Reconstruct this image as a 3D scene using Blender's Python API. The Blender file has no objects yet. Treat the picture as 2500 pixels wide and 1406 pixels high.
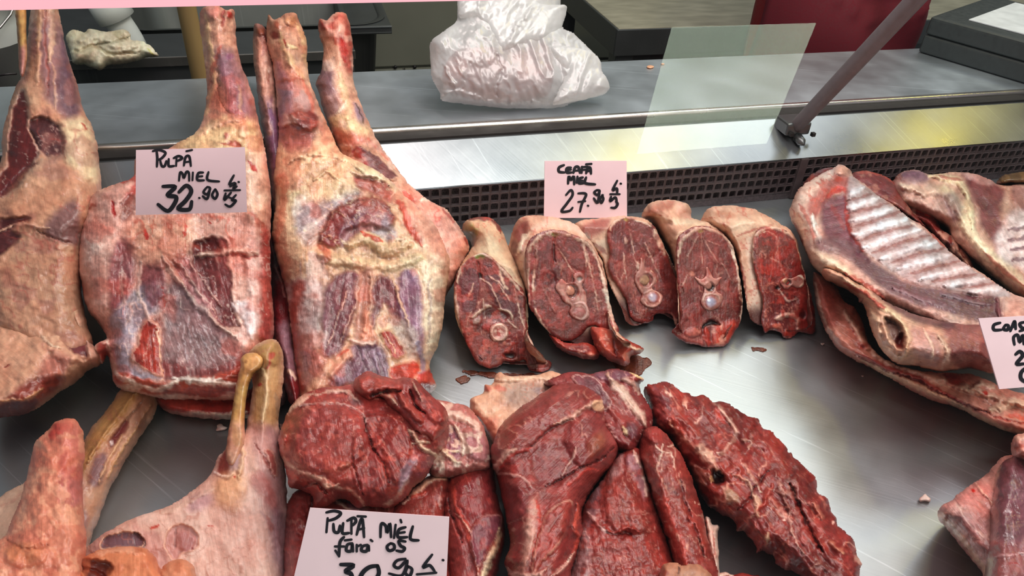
import bpy, bmesh, math, random
import numpy as np
from mathutils import Matrix, Vector

# ------------------------------------------------------------------ camera, world, lights, exposure
FPX = 1850.0
CAM = np.array([0.0, 0.0, 0.52])
def _basis(pitch):
    X = np.array([7450, 855, -1850.0]); X /= np.linalg.norm(X)
    s = math.sin(math.radians(pitch))
    k0 = -s * X[2] / X[0]; k1 = -X[1] / X[0]
    A = 1 + k1 * k1; B = 2 * k0 * k1; C = k0 * k0 + s * s - 1
    b = (-B + math.sqrt(B * B - 4 * A * C)) / 2 / A
    Z = np.array([k0 + k1 * b, b, s]); Y = np.cross(Z, X)
    return np.array([X, Y, Z])
M3 = _basis(36.0)
scene = bpy.context.scene
cam_data = bpy.data.cameras.new('camera'); cam = bpy.data.objects.new('camera', cam_data)
scene.collection.objects.link(cam); scene.camera = cam
mw = Matrix([list(M3[i]) + [CAM[i]] for i in range(3)] + [[0, 0, 0, 1]])
cam.matrix_world = mw
cam_data.sensor_width = 36; cam_data.lens = FPX / 2500 * 36
cam_data.clip_start = 0.01; cam_data.clip_end = 50

world = bpy.data.worlds.new('world'); scene.world = world; world.use_nodes = True
world.node_tree.nodes['Background'].inputs[0].default_value = (0.80, 0.87, 0.94, 1)
world.node_tree.nodes['Background'].inputs[1].default_value = 0.225

def area(name, loc, target, sx, sy, power, col):
    d = bpy.data.lights.new(name, 'AREA'); d.shape = 'RECTANGLE'; d.size = sx; d.size_y = sy
    d.energy = power; d.color = col
    o = bpy.data.objects.new(name, d); scene.collection.objects.link(o)
    o.location = loc
    q = (Vector(target) - Vector(loc)).to_track_quat('-Z', 'Y'); o.rotation_euler = q.to_euler()
    return o
area('case_lamp_light', (0.42, 0.66, 0.85), (0.30, 0.58, 0), 1.3, 0.09, 6.8, (1.0, 0.84, 0.80))
area('ceiling_or_fill_light', (1.0, 0.85, 2.6), (0.4, 0.6, 0), 1.6, 0.4, 22.0, (0.95, 1.0, 0.97))
area('ceiling_or_fill_light', (0.3, -0.7, 2.4), (0.2, 0.7, 0), 1.6, 0.5, 23.0, (1.0, 0.95, 0.92))
area('ceiling_or_fill_light', (1.75, 1.9, 1.95), (0.5, 0.5, 0), 1.1, 0.7, 11.0, (0.93, 0.97, 1.0))  # added fill light, unseen, brightens the right part of the tray
vs = scene.view_settings
vs.view_transform = 'Standard'; vs.look = 'None'; vs.gamma = 1; vs.use_curve_mapping = False
vs.exposure = 0.0

# ------------------------------------------------------------------ projection
def rays(x, y):
    x = np.asarray(x, float); y = np.asarray(y, float)
    d = np.stack([(x - 1250) / FPX, -(y - 703) / FPX, -np.ones_like(x)], -1)
    return d @ M3.T
def pix_z(x, y, z):
    d = rays(x, y); t = (z - CAM[2]) / d[..., 2]; return CAM + d * np.asarray(t)[..., None]
def pix_Y(x, y, Y):
    d = rays(x, y); t = (Y - CAM[1]) / d[..., 1]; return CAM + d * np.asarray(t)[..., None]
def pix_plane(x, y, p0, n):
    d = rays(x, y); n = np.asarray(n, float)
    t = ((np.asarray(p0) - CAM) @ n) / (d @ n); return CAM + d * np.asarray(t)[..., None]

# ------------------------------------------------------------------ numpy noise
def _hash(ix, iy, seed):
    h = (ix.astype(np.int64) * 374761393 + iy.astype(np.int64) * 668265263 + seed * 1274126177) & 0xffffffff
    h = ((h ^ (h >> 13)) * 1274126177) & 0xffffffff
    return ((h ^ (h >> 16)) & 0xffff) / 65535.0 * 2 - 1
def vnoise(x, y, seed=0):
    ix = np.floor(x); iy = np.floor(y); fx = x - ix; fy = y - iy
    fx = fx * fx * fx * (fx * (fx * 6 - 15) + 10); fy = fy * fy * fy * (fy * (fy * 6 - 15) + 10)
    a = _hash(ix, iy, seed); b = _hash(ix + 1, iy, seed); c = _hash(ix, iy + 1, seed); d = _hash(ix + 1, iy + 1, seed)
    return (a * (1 - fx) + b * fx) * (1 - fy) + (c * (1 - fx) + d * fx) * fy
def fbm(x, y, seed=0, o=3):
    r = 0; a = 1; s = 0
    for i in range(o):
        r = r + a * vnoise(x * 2 ** i + 17.3 * i, y * 2 ** i - 9.1 * i, seed + i); s += a; a *= .5
    return r / s

# ------------------------------------------------------------------ curves
def pts(s):
    if isinstance(s, str): a = np.array([float(v) for v in s.replace(',', ' ').split()]).reshape(-1, 2)
    else: a = np.array(s, float)
    return a
def smooth(p, closed, n=5):
    p = np.asarray(p, float); m = len(p)
    if m < 3: return p
    out = []
    rng = range(m) if closed else range(m - 1)
    for i in rng:
        if closed: p0, p1, p2, p3 = p[i - 1], p[i], p[(i + 1) % m], p[(i + 2) % m]
        else: p0, p1, p2, p3 = p[max(i - 1, 0)], p[i], p[i + 1], p[min(i + 2, m - 1)]
        for k in range(n):
            t = k / n
            out.append(.5 * ((2 * p1) + (-p0 + p2) * t + (2 * p0 - 5 * p1 + 4 * p2 - p3) * t * t + (-p0 + 3 * p1 - 3 * p2 + p3) * t ** 3))
    if not closed: out.append(p[-1])
    return np.array(out)
def seg_dist(x, y, p, closed):
    best = np.full(x.shape, 1e9); par = np.zeros(x.shape)
    m = len(p); L = np.r_[0, np.cumsum(np.hypot(*np.diff(p, axis=0).T))]; tot = L[-1] + 1e-9
    for i in range(m if closed else m - 1):
        a = p[i]; b = p[(i + 1) % m]; d = b - a; l2 = d @ d + 1e-9
        t = np.clip(((x - a[0]) * d[0] + (y - a[1]) * d[1]) / l2, 0, 1)
        q = (x - a[0] - t * d[0]) ** 2 + (y - a[1] - t * d[1]) ** 2
        mk = q < best; best = np.where(mk, q, best)
        if not closed: par = np.where(mk, (L[i] + t * math.sqrt(l2)) / tot, par)
    return np.sqrt(best), par
def inside(x, y, p):
    r = np.zeros(x.shape, bool); m = len(p)
    for i in range(m):
        a = p[i]; b = p[(i + 1) % m]
        if a[1] == b[1]: continue
        c = ((a[1] > y) != (b[1] > y)) & (x < (b[0] - a[0]) * (y - a[1]) / (b[1] - a[1]) + a[0])
        r ^= c
    return r
def sdf(x, y, p):
    d, _ = seg_dist(x, y, p, True); return np.where(inside(x, y, p), d, -d)
def lin(h):
    c = np.array([int(h[i:i + 2], 16) / 255 for i in (0, 2, 4)])
    return np.where(c <= .04045, c / 12.92, ((c + .055) / 1.055) ** 2.4)
def sstep(v): v = np.clip(v, 0, 1); return v * v * (3 - 2 * v)

# ------------------------------------------------------------------ features drawn onto the meat: real relief (mm) and tissue colour, with shade painted into some patches
def P(col, p, soft=6, dh=0, op=1, fib=None, sharp=False, rim=None):
    """closed region; fib=(angle, amp) fibres; rim=(colour,width,dh) band along its edge"""
    p = pts(p); p = p if sharp else smooth(p, True)
    def f(S):
        x0, y0 = p.min(0) - soft - 30; x1, y1 = p.max(0) + soft + 30
        m = (S.wx > x0) & (S.wx < x1) & (S.wy > y0) & (S.wy < y1)
        if not m.any(): return
        x = S.wx[m]; y = S.wy[m]; d = sdf(x, y, p); a = sstep(d / soft * .5 + .5)
        S.h[m] += dh * a
        if col: S.mix(m, a * op, lin(col))
        if fib: S.fibre(m, a, *fib)
        if rim:
            b = sstep(1 - np.abs(d) / rim[1]); S.mix(m, b * .9, lin(rim[0])); S.h[m] += rim[2] * b
    return f
def S_(col, p, w=5, dh=0, op=1, w2=None, soft=.6):
    p = smooth(pts(p), False); w2_ = w if w2 is None else w2
    def f(S):
        W = max(w, w2_) + 2; x0, y0 = p.min(0) - W; x1, y1 = p.max(0) + W
        m = (S.wx > x0) & (S.wx < x1) & (S.wy > y0) & (S.wy < y1)
        if not m.any(): return
        x = S.wx[m]; y = S.wy[m]; d, t = seg_dist(x, y, p, False)
        ww = (w + (w2_ - w) * t) * (1 + .55 * min(1, 8 / w) * fbm(x / 14, y / 14, 77, 2)) * (.45 + .55 * sstep(np.minimum(t, 1 - t) * 6))
        d = d + min(w, 8) * .25 * vnoise(x / 6, y / 6, 78)
        a = sstep((1 - d / ww) / soft); S.h[m] += dh * sstep(1 - d / ww)
        if col: S.mix(m, a * op, lin(col))
    return f
def B(col, x, y, rx, ry=None, ang=0, dh=0, op=1, soft=.5, fib=None):
    ry = ry or rx; c, s = math.cos(math.radians(ang)), math.sin(math.radians(ang))
    def f(S):
        R = max(rx, ry) + 2
        m = (abs(S.wx - x) < R) & (abs(S.wy - y) < R)
        if not m.any(): return
        dx = S.wx[m] - x; dy = S.wy[m] - y; u = (dx * c + dy * s) / rx; v = (-dx * s + dy * c) / ry
        r = np.hypot(u, v); a = sstep((1 - r) / soft); S.h[m] += dh * np.sqrt(np.clip(1 - r * r, 0, 1))
        if col: S.mix(m, a * op, lin(col))
        if fib: S.fibre(m, a, *fib)
    return f
def N(col, scale, thr=.2, soft=.2, op=.7, seed=0, ang=0, st=1, dh=0, within=None):
    c, s = math.cos(math.radians(ang)), math.sin(math.radians(ang))
    q = smooth(pts(within), True) if within is not None else None
    def f(S):
        u = (S.x * c + S.y * s) / (scale * st); v = (-S.x * s + S.y * c) / scale
        a = sstep((fbm(u, v, seed + 7) - thr) / soft)
        if q is not None: a = a * sstep(sdf(S.wx, S.wy, q) / 10 + .5)
        S.mix(slice(None), a * op, lin(col)); S.h += dh * a
    return f
def V(col, scale, w=.08, op=.8, seed=0, ang=0, st=1, dh=.3, within=None):
    """thin branching veins of fat / membrane: zero lines of a noise field"""
    c, s = math.cos(math.radians(ang)), math.sin(math.radians(ang))
    q = smooth(pts(within), True) if within is not None else None
    def f(S):
        u = (S.x * c + S.y * s) / (scale * st); v = (-S.x * s + S.y * c) / scale
        n = fbm(u, v, seed + 31, 3); g = vnoise(u * .7 + 5, v * .7, seed + 3)
        a = sstep(1 - np.abs(n) / w) * sstep((g + .25) / .4)
        if q is not None: a = a * sstep(sdf(S.wx, S.wy, q) / 8 + .5)
        S.mix(slice(None), a * op, lin(col)); S.h += dh * a
    return f
def H(scale, amp, seed=0, ang=0, st=1, ridge=False):
    c, s = math.cos(math.radians(ang)), math.sin(math.radians(ang))
    def f(S):
        u = (S.x * c + S.y * s) / (scale * st); v = (-S.x * s + S.y * c) / scale
        n = fbm(u, v, seed + 3, 3)
        if ridge: n = 1 - 2 * np.abs(n) * 1.5
        S.h += amp * n
    return f
class State:
    def mix(S, m, a, c):
        a = np.asarray(a)[..., None]; S.c[m] = S.c[m] * (1 - a) + c * a
    def fibre(S, m, a, ang, amp, sc=7):
        c, s = math.cos(math.radians(ang)), math.sin(math.radians(ang))
        x = S.x[m]; y = S.y[m]; u = x * c + y * s; v = -x * s + y * c
        n = vnoise(u / 90, v / sc, 5) * .6 + vnoise(u / 40, v / (sc * .45), 9) * .4
        S.c[m] = S.c[m] * (1 + (a * amp * .28 * n)[..., None]); S.h[m] += a * amp * .5 * n
        k = (a > .5)[..., None]
        q = np.stack([u, v], -1); S.q[m] = np.where(k, q, S.q[m])

TRAY = (0.0, 0.0, 0.0)          # z0, slope, Y0 of the support
def blur(a, k):
    for _ in range(k):
        b = np.pad(a, 1, mode='edge'); a = (b[1:-1, :-2] + b[1:-1, 2:] + b[:-2, 1:-1] + b[2:, 1:-1] + 2 * a) / 6
    return a

def finish(o, name_label_cat=None, parent=None, group=None, kind=None):
    if name_label_cat:
        l, c = name_label_cat
        if l: o['label'] = l
        if c: o['category'] = c
    if group: o['group'] = group
    if kind: o['kind'] = kind
    if parent is not None: o.parent = parent
    return o
def mesh_obj(name, verts, faces, mat, smooth_=True, parent=None, label=None, cat=None, group=None, kind=None):
    me = bpy.data.meshes.new(name); me.from_pydata([tuple(v) for v in verts], [], [tuple(f) for f in faces]); me.update()
    if smooth_: me.polygons.foreach_set('use_smooth', [True] * len(me.polygons))
    me.materials.append(mat); o = bpy.data.objects.new(name, me); scene.collection.objects.link(o)
    return finish(o, (label, cat), parent, group, kind)
def empty(name, loc, label, cat, group=None):
    o = bpy.data.objects.new(name, None); scene.collection.objects.link(o); o.location = loc
    o.empty_display_size = .02
    return finish(o, (label, cat), None, group)
def adopt(child, parent):
    """keep world position of the child"""
    child.parent = parent; child.matrix_parent_inverse = Matrix.Translation(-parent.location)

def meat(name, outline, T, R, base, feats=(), plane=TRAY, lift=0.0, k=.78, rag=2.5, warp=5, s=3.0, seed=0,
         label=None, cat=None, parent=None, mat='meat', ang=90, hn=1.6, face=None, group=None, bulge=0.0, zmin=.001, cut=None, flat=1.0, mottle=1.0, gam=1.13):
    """A closed solid whose silhouette is `outline` (photo pixels): half thickness T (m), edge rounding R (px),
    lying on the sloping support `plane`, raised by `lift`."""
    p = smooth(pts(outline), True, 4)
    x0, y0 = p.min(0) - 3 * s; x1, y1 = p.max(0) + 3 * s
    gx = np.arange(x0, x1 + s, s); gy = np.arange(y0, y1 + s, s)
    X, Y = np.meshgrid(gx, gy)
    sd = sdf(X, Y, p)
    sd0 = blur(sd, 2)
    sd = sd + rag * (fbm(X / 16, Y / 16, seed + 90, 3))
    gyy, gxx = np.gradient(sd, s); g2 = gxx ** 2 + gyy ** 2 + 1e-3
    inn = sd > -.75 * s; snap = inn & (sd < .5 * s)
    X = np.where(snap, X - np.clip(sd * gxx / g2, -s, s), X); Y = np.where(snap, Y - np.clip(sd * gyy / g2, -s, s), Y)
    d = np.clip(sd, 0, None)
    q = np.sqrt(np.clip(1 - (1 - np.clip(d / R, 0, 1)) ** 2, 0, 1))
    q = q + bulge * sstep(d / (R * 2.2))
    gy0, gx0 = np.gradient(blur(sd0, max(2, int(R / s / 3))), s)
    ny = blur(gy0, 3)               # gradient of sdf grows inward: at top edge +
    mid = T * (1 + k * ny * (1 - np.clip(q, 0, 1)))
    # features
    idx = np.where(inn)
    St = State(); St.x = X[idx]; St.y = Y[idx]
    St.wx = St.x + warp * fbm(St.x / 34, St.y / 34, seed + 11, 3) + warp * .35 * vnoise(St.x / 7, St.y / 7, seed + 12)
    St.wy = St.y + warp * fbm(St.x / 34, St.y / 34, seed + 21, 3) + warp * .35 * vnoise(St.x / 7, St.y / 7, seed + 22)
    St.h = hn * (fbm(St.x / 70, St.y / 70, seed, 3) + .35 * fbm(St.x / 18, St.y / 18, seed + 5, 2))
    St.c = np.tile(lin(base), (len(St.x), 1)); a_ = math.radians(ang)
    St.q = np.stack([St.x * math.cos(a_) + St.y * math.sin(a_), -St.x * math.sin(a_) + St.y * math.cos(a_)], -1)
    for f in feats: f(St)
    if mat == 'skin': mottle *= .6
    if mottle:
        n1 = fbm(St.x / 46, St.y / 46, seed + 61, 4); n2 = fbm(St.x / 13, St.y / 13, seed + 62, 3); n3 = vnoise(St.x / 5.5, St.y / 5.5, seed + 63)
        lum = 1 + mottle * (.30 * n1 + .26 * n2 + .14 * n3); warm = mottle * (.22 * fbm(St.x / 60, St.y / 60, seed + 71, 3) + .12 * n2)
        St.c = St.c * lum[:, None] * np.stack([1 + 0 * warm, 1 + warm, 1 + 1.2 * warm], -1)
        St.h += mottle * (.25 * n2 + .16 * n3)
    St.c = np.clip(St.c, 0, 1); g_ = St.c.mean(1, keepdims=True)
    if mat != 'bag': St.c = np.clip((g_ + (St.c - g_) * 1.05), .002, 1) ** gam * np.array([1.0, .975, .955])
    qi = np.clip(q[idx], 0, 1); xi = St.x; yi = St.y
    h = mid[idx] + T * q[idx] * flat + St.h * .001 * sstep(qi * 1.6) + lift
    hb = np.minimum(mid[idx] - T * qi, h - .0005) + lift * 1.0
    hb = np.maximum(hb, lift + .0)
    hb = np.minimum(hb, h)
    D = rays(xi, yi); z0, sl, Y0 = plane
    def ray_t(hh): return (z0 + sl * (CAM[1] - Y0) + hh - CAM[2]) / (D[:, 2] - sl * D[:, 1])
    tf = ray_t(h); tb = ray_t(hb)
    tz = (zmin - CAM[2]) / D[:, 2]                    # never below the tray
    tf = np.minimum(tf, tz - .0006); tb = np.minimum(tb, tz)
    if cut is not None:                                # trimmed by the plane of the cut face
        cz, cs, cY = cut
        tc = (cz + cs * (CAM[1] - cY) - CAM[2]) / (D[:, 2] - cs * D[:, 1]) + .002
        tf = np.maximum(tf, np.minimum(tc, tb - .0005))
    if sl < .2 and zmin < .03 and z0 < .03 and zmin != z0:            # stay in front of the air grille
        ty = .8165 / D[:, 1]; tb = np.minimum(tb, ty); tf = np.minimum(tf, ty - .004)
    tb = np.maximum(tb, tf + .0002)
    Pf = CAM + D * tf[:, None]; Pb = CAM + D * tb[:, None]
    ids = -np.ones(X.shape, int); ids[idx] = np.arange(len(xi))
    a = ids[:-1, :-1]; b = ids[:-1, 1:]; c = ids[1:, 1:]; e = ids[1:, :-1]
    ok = (a >= 0) & (b >= 0) & (c >= 0) & (e >= 0)
    quads = np.stack([a[ok], e[ok], c[ok], b[ok]], -1)
    if len(quads) == 0: raise ValueError(name)
    n = len(xi)
    # topological boundary
    E = np.concatenate([quads[:, [0, 1]], quads[:, [1, 2]], quads[:, [2, 3]], quads[:, [3, 0]]])
    key = E.min(1) * (n + 1) + E.max(1); u, cnt = np.unique(key, return_counts=True)
    bk = u[cnt == 1]; mb = np.isin(key, bk); Eb = E[mb]
    used = np.zeros(n, bool); used[quads.ravel()] = True
    back = quads[:, ::-1] + n
    sides = np.stack([Eb[:, 1], Eb[:, 0], Eb[:, 0] + n, Eb[:, 1] + n], -1)
    faces = np.concatenate([quads, back, sides])
    used2 = np.r_[used, used]; remap = np.cumsum(used2) - 1
    V3 = np.concatenate([Pf, Pb])[used2]; faces = remap[faces]
    col = np.concatenate([St.c, St.c])[used2]; fq = np.concatenate([St.q, St.q])[used2]
    me = bpy.data.meshes.new(name)
    me.vertices.add(len(V3)); me.vertices.foreach_set('co', V3.ravel().astype(np.float32))
    me.loops.add(faces.size); me.loops.foreach_set('vertex_index', faces.ravel().astype(np.int32))
    me.polygons.add(len(faces)); me.polygons.foreach_set('loop_start', (np.arange(len(faces)) * 4).astype(np.int32))
    me.update(calc_edges=True)
    me.polygons.foreach_set('use_smooth', np.ones(len(faces), bool))
    at = me.attributes.new('tissue', 'FLOAT_COLOR', 'POINT')
    at.data.foreach_set('color', np.concatenate([np.clip(col, 0, 1), np.ones((len(col), 1))], 1).ravel().astype(np.float32))
    at = me.attributes.new('grain', 'FLOAT_VECTOR', 'POINT')
    at.data.foreach_set('vector', np.concatenate([fq, np.zeros((len(fq), 1))], 1).ravel().astype(np.float32))
    me.validate(); me.materials.append(MAT[mat])
    o = bpy.data.objects.new(name, me); scene.collection.objects.link(o)
    finish(o, (label, cat), None, group)
    if parent is not None: adopt(o, parent)
    return o

# ------------------------------------------------------------------ materials
MAT = {}
def nt(name):
    m = bpy.data.materials.new(name); m.use_nodes = True; t = m.node_tree
    return m, t, t.nodes['Principled BSDF']
def L(t, a, b): t.links.new(a, b)
def tissue_mat(name, rough=.36, coat=.35, sss=.12, bump=.35, fine=1.0, var=.22):
    m, t, p = nt(name); N_ = t.nodes.new
    a = N_('ShaderNodeAttribute'); a.attribute_name = 'tissue'
    g = N_('ShaderNodeAttribute'); g.attribute_name = 'grain'
    mp = N_('ShaderNodeMapping'); mp.inputs['Scale'].default_value = (.012 * fine, .16 * fine, 1); L(t, g.outputs['Vector'], mp.inputs[0])
    n1 = N_('ShaderNodeTexNoise'); n1.inputs['Scale'].default_value = 1.0; n1.inputs['Detail'].default_value = 4; n1.inputs['Distortion'].default_value = .6; L(t, mp.outputs[0], n1.inputs[0])
    tc = N_('ShaderNodeTexCoord')
    n2 = N_('ShaderNodeTexNoise'); n2.inputs['Scale'].default_value = 380; n2.inputs['Detail'].default_value = 5; L(t, tc.outputs['Object'], n2.inputs[0])
    n3 = N_('ShaderNodeTexNoise'); n3.inputs['Scale'].default_value = 70; n3.inputs['Detail'].default_value = 4; L(t, tc.outputs['Object'], n3.inputs[0])
    ad = N_('ShaderNodeMath'); ad.operation = 'ADD'; L(t, n1.outputs[0], ad.inputs[0]); L(t, n2.outputs[0], ad.inputs[1])
    mr = N_('ShaderNodeMapRange'); mr.inputs[1].default_value = .6; mr.inputs[2].default_value = 1.4; mr.inputs[3].default_value = 1 - var; mr.inputs[4].default_value = 1 + var
    L(t, ad.outputs[0], mr.inputs[0])
    vm = N_('ShaderNodeVectorMath'); vm.operation = 'SCALE'; L(t, a.outputs['Color'], vm.inputs[0]); L(t, mr.outputs[0], vm.inputs['Scale'])
    L(t, vm.outputs[0], p.inputs['Base Color'])
    rr = N_('ShaderNodeMapRange'); rr.inputs[1].default_value = .3; rr.inputs[2].default_value = .7; rr.inputs[3].default_value = rough - .12; rr.inputs[4].default_value = rough + .16
    L(t, n3.outputs[0], rr.inputs[0]); L(t, rr.outputs[0], p.inputs['Roughness'])
    p.inputs['Coat Weight'].default_value = coat; p.inputs['Coat Roughness'].default_value = .16
    p.inputs['Subsurface Weight'].default_value = sss; p.inputs['Subsurface Radius'].default_value = (1, .35, .25); p.inputs['Subsurface Scale'].default_value = .006
    ad2 = N_('ShaderNodeMath'); ad2.operation = 'ADD'; L(t, ad.outputs[0], ad2.inputs[0]); L(t, n3.outputs[0], ad2.inputs[1])
    b = N_('ShaderNodeBump'); b.inputs['Strength'].default_value = bump; b.inputs['Distance'].default_value = .0016; L(t, ad2.outputs[0], b.inputs['Height'])
    L(t, b.outputs[0], p.inputs['Normal']); L(t, b.outputs[0], p.inputs['Coat Normal'])
    MAT[name] = m; return m
tissue_mat('meat', coat=.22, rough=.38)
tissue_mat('skin', rough=.44, coat=.16, bump=.26, fine=.8, var=.14, sss=.2)
tissue_mat('membrane', rough=.3, coat=.6, bump=.25, fine=.8, var=.12, sss=.1)
tissue_mat('bone', rough=.35, coat=.3, bump=.15, var=.08)

def plain(name, col, rough=.5, metal=0.0, nscale=40, var=.1, bump=.1, stretch=(1, 1, 1), rot=0.0, spec=.5, detail=4, rvar=.1):
    m, t, p = nt(name); N_ = t.nodes.new
    tc = N_('ShaderNodeTexCoord'); mp = N_('ShaderNodeMapping'); mp.inputs['Scale'].default_value = stretch; mp.inputs['Rotation'].default_value = (0, 0, rot)
    L(t, tc.outputs['Object'], mp.inputs[0])
    n = N_('ShaderNodeTexNoise'); n.inputs['Scale'].default_value = nscale; n.inputs['Detail'].default_value = detail; L(t, mp.outputs[0], n.inputs[0])
    r = N_('ShaderNodeMapRange'); r.inputs[1].default_value = .3; r.inputs[2].default_value = .7; r.inputs[3].default_value = 1 - var; r.inputs[4].default_value = 1 + var
    L(t, n.outputs[0], r.inputs[0])
    vm = N_('ShaderNodeVectorMath'); vm.operation = 'SCALE'; vm.inputs[0].default_value = tuple(lin(col)); L(t, r.outputs[0], vm.inputs['Scale'])
    L(t, vm.outputs[0], p.inputs['Base Color'])
    rr = N_('ShaderNodeMapRange'); rr.inputs[1].default_value = .3; rr.inputs[2].default_value = .7; rr.inputs[3].default_value = max(.02, rough - rvar); rr.inputs[4].default_value = rough + rvar
    L(t, n.outputs[0], rr.inputs[0]); L(t, rr.outputs[0], p.inputs['Roughness'])
    p.inputs['Metallic'].default_value = metal; p.inputs['Specular IOR Level'].default_value = spec
    b = N_('ShaderNodeBump'); b.inputs['Strength'].default_value = bump; b.inputs['Distance'].default_value = .001; L(t, n.outputs[0], b.inputs['Height']); L(t, b.outputs[0], p.inputs['Normal'])
    MAT[name] = m; return m
def steel(name, col, rough=.34, metal=.85, rot=0.6, scratch=.3, stain=.07):
    m, t, p = nt(name); N_ = t.nodes.new
    tc = N_('ShaderNodeTexCoord')
    ro = N_('ShaderNodeMapping'); ro.inputs['Rotation'].default_value = (0, 0, rot); L(t, tc.outputs['Object'], ro.inputs[0])
    ro2 = N_('ShaderNodeMapping'); ro2.inputs['Rotation'].default_value = (0, 0, rot + .3); L(t, tc.outputs['Object'], ro2.inputs[0])
    mp = N_('ShaderNodeMapping'); mp.inputs['Scale'].default_value = (4, 420, 4); L(t, ro.outputs[0], mp.inputs[0])
    n = N_('ShaderNodeTexNoise'); n.inputs['Scale'].default_value = 1; n.inputs['Detail'].default_value = 3; L(t, mp.outputs[0], n.inputs[0])
    mq = N_('ShaderNodeMapping'); mq.inputs['Scale'].default_value = (5, 300, 5); L(t, ro2.outputs[0], mq.inputs[0])
    n4 = N_('ShaderNodeTexNoise'); n4.inputs['Scale'].default_value = 1; n4.inputs['Detail'].default_value = 5; L(t, mq.outputs[0], n4.inputs[0])
    sc = N_('ShaderNodeMapRange'); sc.inputs[1].default_value = .62; sc.inputs[2].default_value = .72; L(t, n4.outputs[0], sc.inputs[0])
    n2 = N_('ShaderNodeTexNoise'); n2.inputs['Scale'].default_value = 14; n2.inputs['Detail'].default_value = 8; L(t, tc.outputs['Object'], n2.inputs[0])
    r = N_('ShaderNodeMapRange'); r.inputs[1].default_value = .3; r.inputs[2].default_value = .7; r.inputs[3].default_value = 1 - stain; r.inputs[4].default_value = 1 + stain; L(t, n2.outputs[0], r.inputs[0])
    ad = N_('ShaderNodeMath'); ad.operation = 'MULTIPLY_ADD'; ad.inputs[1].default_value = scratch; L(t, sc.outputs[0], ad.inputs[0]); L(t, r.outputs[0], ad.inputs[2])
    vm = N_('ShaderNodeVectorMath'); vm.operation = 'SCALE'; vm.inputs[0].default_value = tuple(lin(col)); L(t, ad.outputs[0], vm.inputs['Scale']); L(t, vm.outputs[0], p.inputs['Base Color'])
    rr = N_('ShaderNodeMapRange'); rr.inputs[1].default_value = .3; rr.inputs[2].default_value = .7; rr.inputs[3].default_value = rough - .04; rr.inputs[4].default_value = rough + .05; L(t, n2.outputs[0], rr.inputs[0]); L(t, rr.outputs[0], p.inputs['Roughness'])
    p.inputs['Metallic'].default_value = metal
    b = N_('ShaderNodeBump'); b.inputs['Strength'].default_value = .12; b.inputs['Distance'].default_value = .0006; L(t, n.outputs[0], b.inputs['Height']); L(t, b.outputs[0], p.inputs['Normal'])
    MAT[name] = m; return m
steel('tray_steel', 'adb5b8', .36, .85, rot=.6, scratch=.45, stain=.12)
steel('ledge_steel', 'bcc6cc', .38, .85, rot=0.02, stain=.16)
steel('panel_steel', '92979a', .31, .9, rot=1.0, stain=.16)
steel('dark_steel', '6a6e6e', .35, .8, rot=.1)
steel('bright_steel', 'd8d4cc', .25, .95, rot=0, stain=.08)
plain('grille_plastic', '4a4142', .45, nscale=60, var=.15)
plain('grille_back', '4a4244', .5, nscale=300, var=.35)
plain('black_gap', '16120f', .6)
plain('olive_cabinet', '77786a', .55, nscale=5, var=.08)
plain('board_white', '98937e', .45, nscale=14, var=.16, stretch=(1, 3, 1))
plain('wood', '8c7448', .55, nscale=18, var=.25, stretch=(1, 1, .12))
plain('white_plastic', 'c9cfc9', .4, nscale=10, var=.05)
plain('card', 'f3d6dc', .5, nscale=25, var=.03, bump=.02)
plain('ink', '14101a', .4, nscale=30)
plain('grey_paint', '6c6669', .5, nscale=90, var=.12, bump=.3)
plain('scale_green', '2b3231', .55, nscale=120, var=.18, bump=.25)
plain('scale_black', '131315', .35, nscale=40)
plain('apron_red', '6a1020', .8, nscale=220, var=.1, bump=.2)
plain('shirt_red', '8a1018', .8, nscale=200)
plain('trousers', '2b2c33', .8)
plain('wall_tile', '8f9187', .5, nscale=4)
plain('floor_tile', '5a5751', .5, nscale=6)
plain('paper', 'd2d8da', .6)
plain('cloth', 'b5ab90', .9, nscale=120, var=.2, bump=.6)
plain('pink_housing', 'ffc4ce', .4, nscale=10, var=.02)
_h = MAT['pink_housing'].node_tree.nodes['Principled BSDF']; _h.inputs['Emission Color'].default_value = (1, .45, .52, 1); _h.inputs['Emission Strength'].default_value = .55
plain('blood', '7c3a26', .25, nscale=60, var=.3)
plain('cable', '201a1a', .5)
# ------------------------------------------------------------------ the display case and the shop behind it
def box_mesh(name, lo, hi, mat, bevel=.0, rot=0.0, parent=None, label=None, cat=None, group=None, kind=None, org=None, seg=2):
    lo = np.array(lo, float); hi = np.array(hi, float); c = (lo + hi) / 2 if org is None else np.array(org, float)
    bm = bmesh.new(); bmesh.ops.create_cube(bm, size=1)
    for v in bm.verts:
        v.co = Vector(((lo + hi) / 2 - c)) + Vector((v.co.x * (hi[0] - lo[0]), v.co.y * (hi[1] - lo[1]), v.co.z * (hi[2] - lo[2])))
    if bevel: bmesh.ops.bevel(bm, geom=bm.edges[:], offset=bevel, segments=seg, affect='EDGES', profile=.6)
    me = bpy.data.meshes.new(name); bm.to_mesh(me); bm.free(); me.materials.append(MAT[mat])
    o = bpy.data.objects.new(name, me); scene.collection.objects.link(o); o.location = Vector(c); o.rotation_euler = (0, 0, rot)
    finish(o, (label, cat), None, group, kind)
    if parent is not None: adopt(o, parent)
    return o
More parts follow.
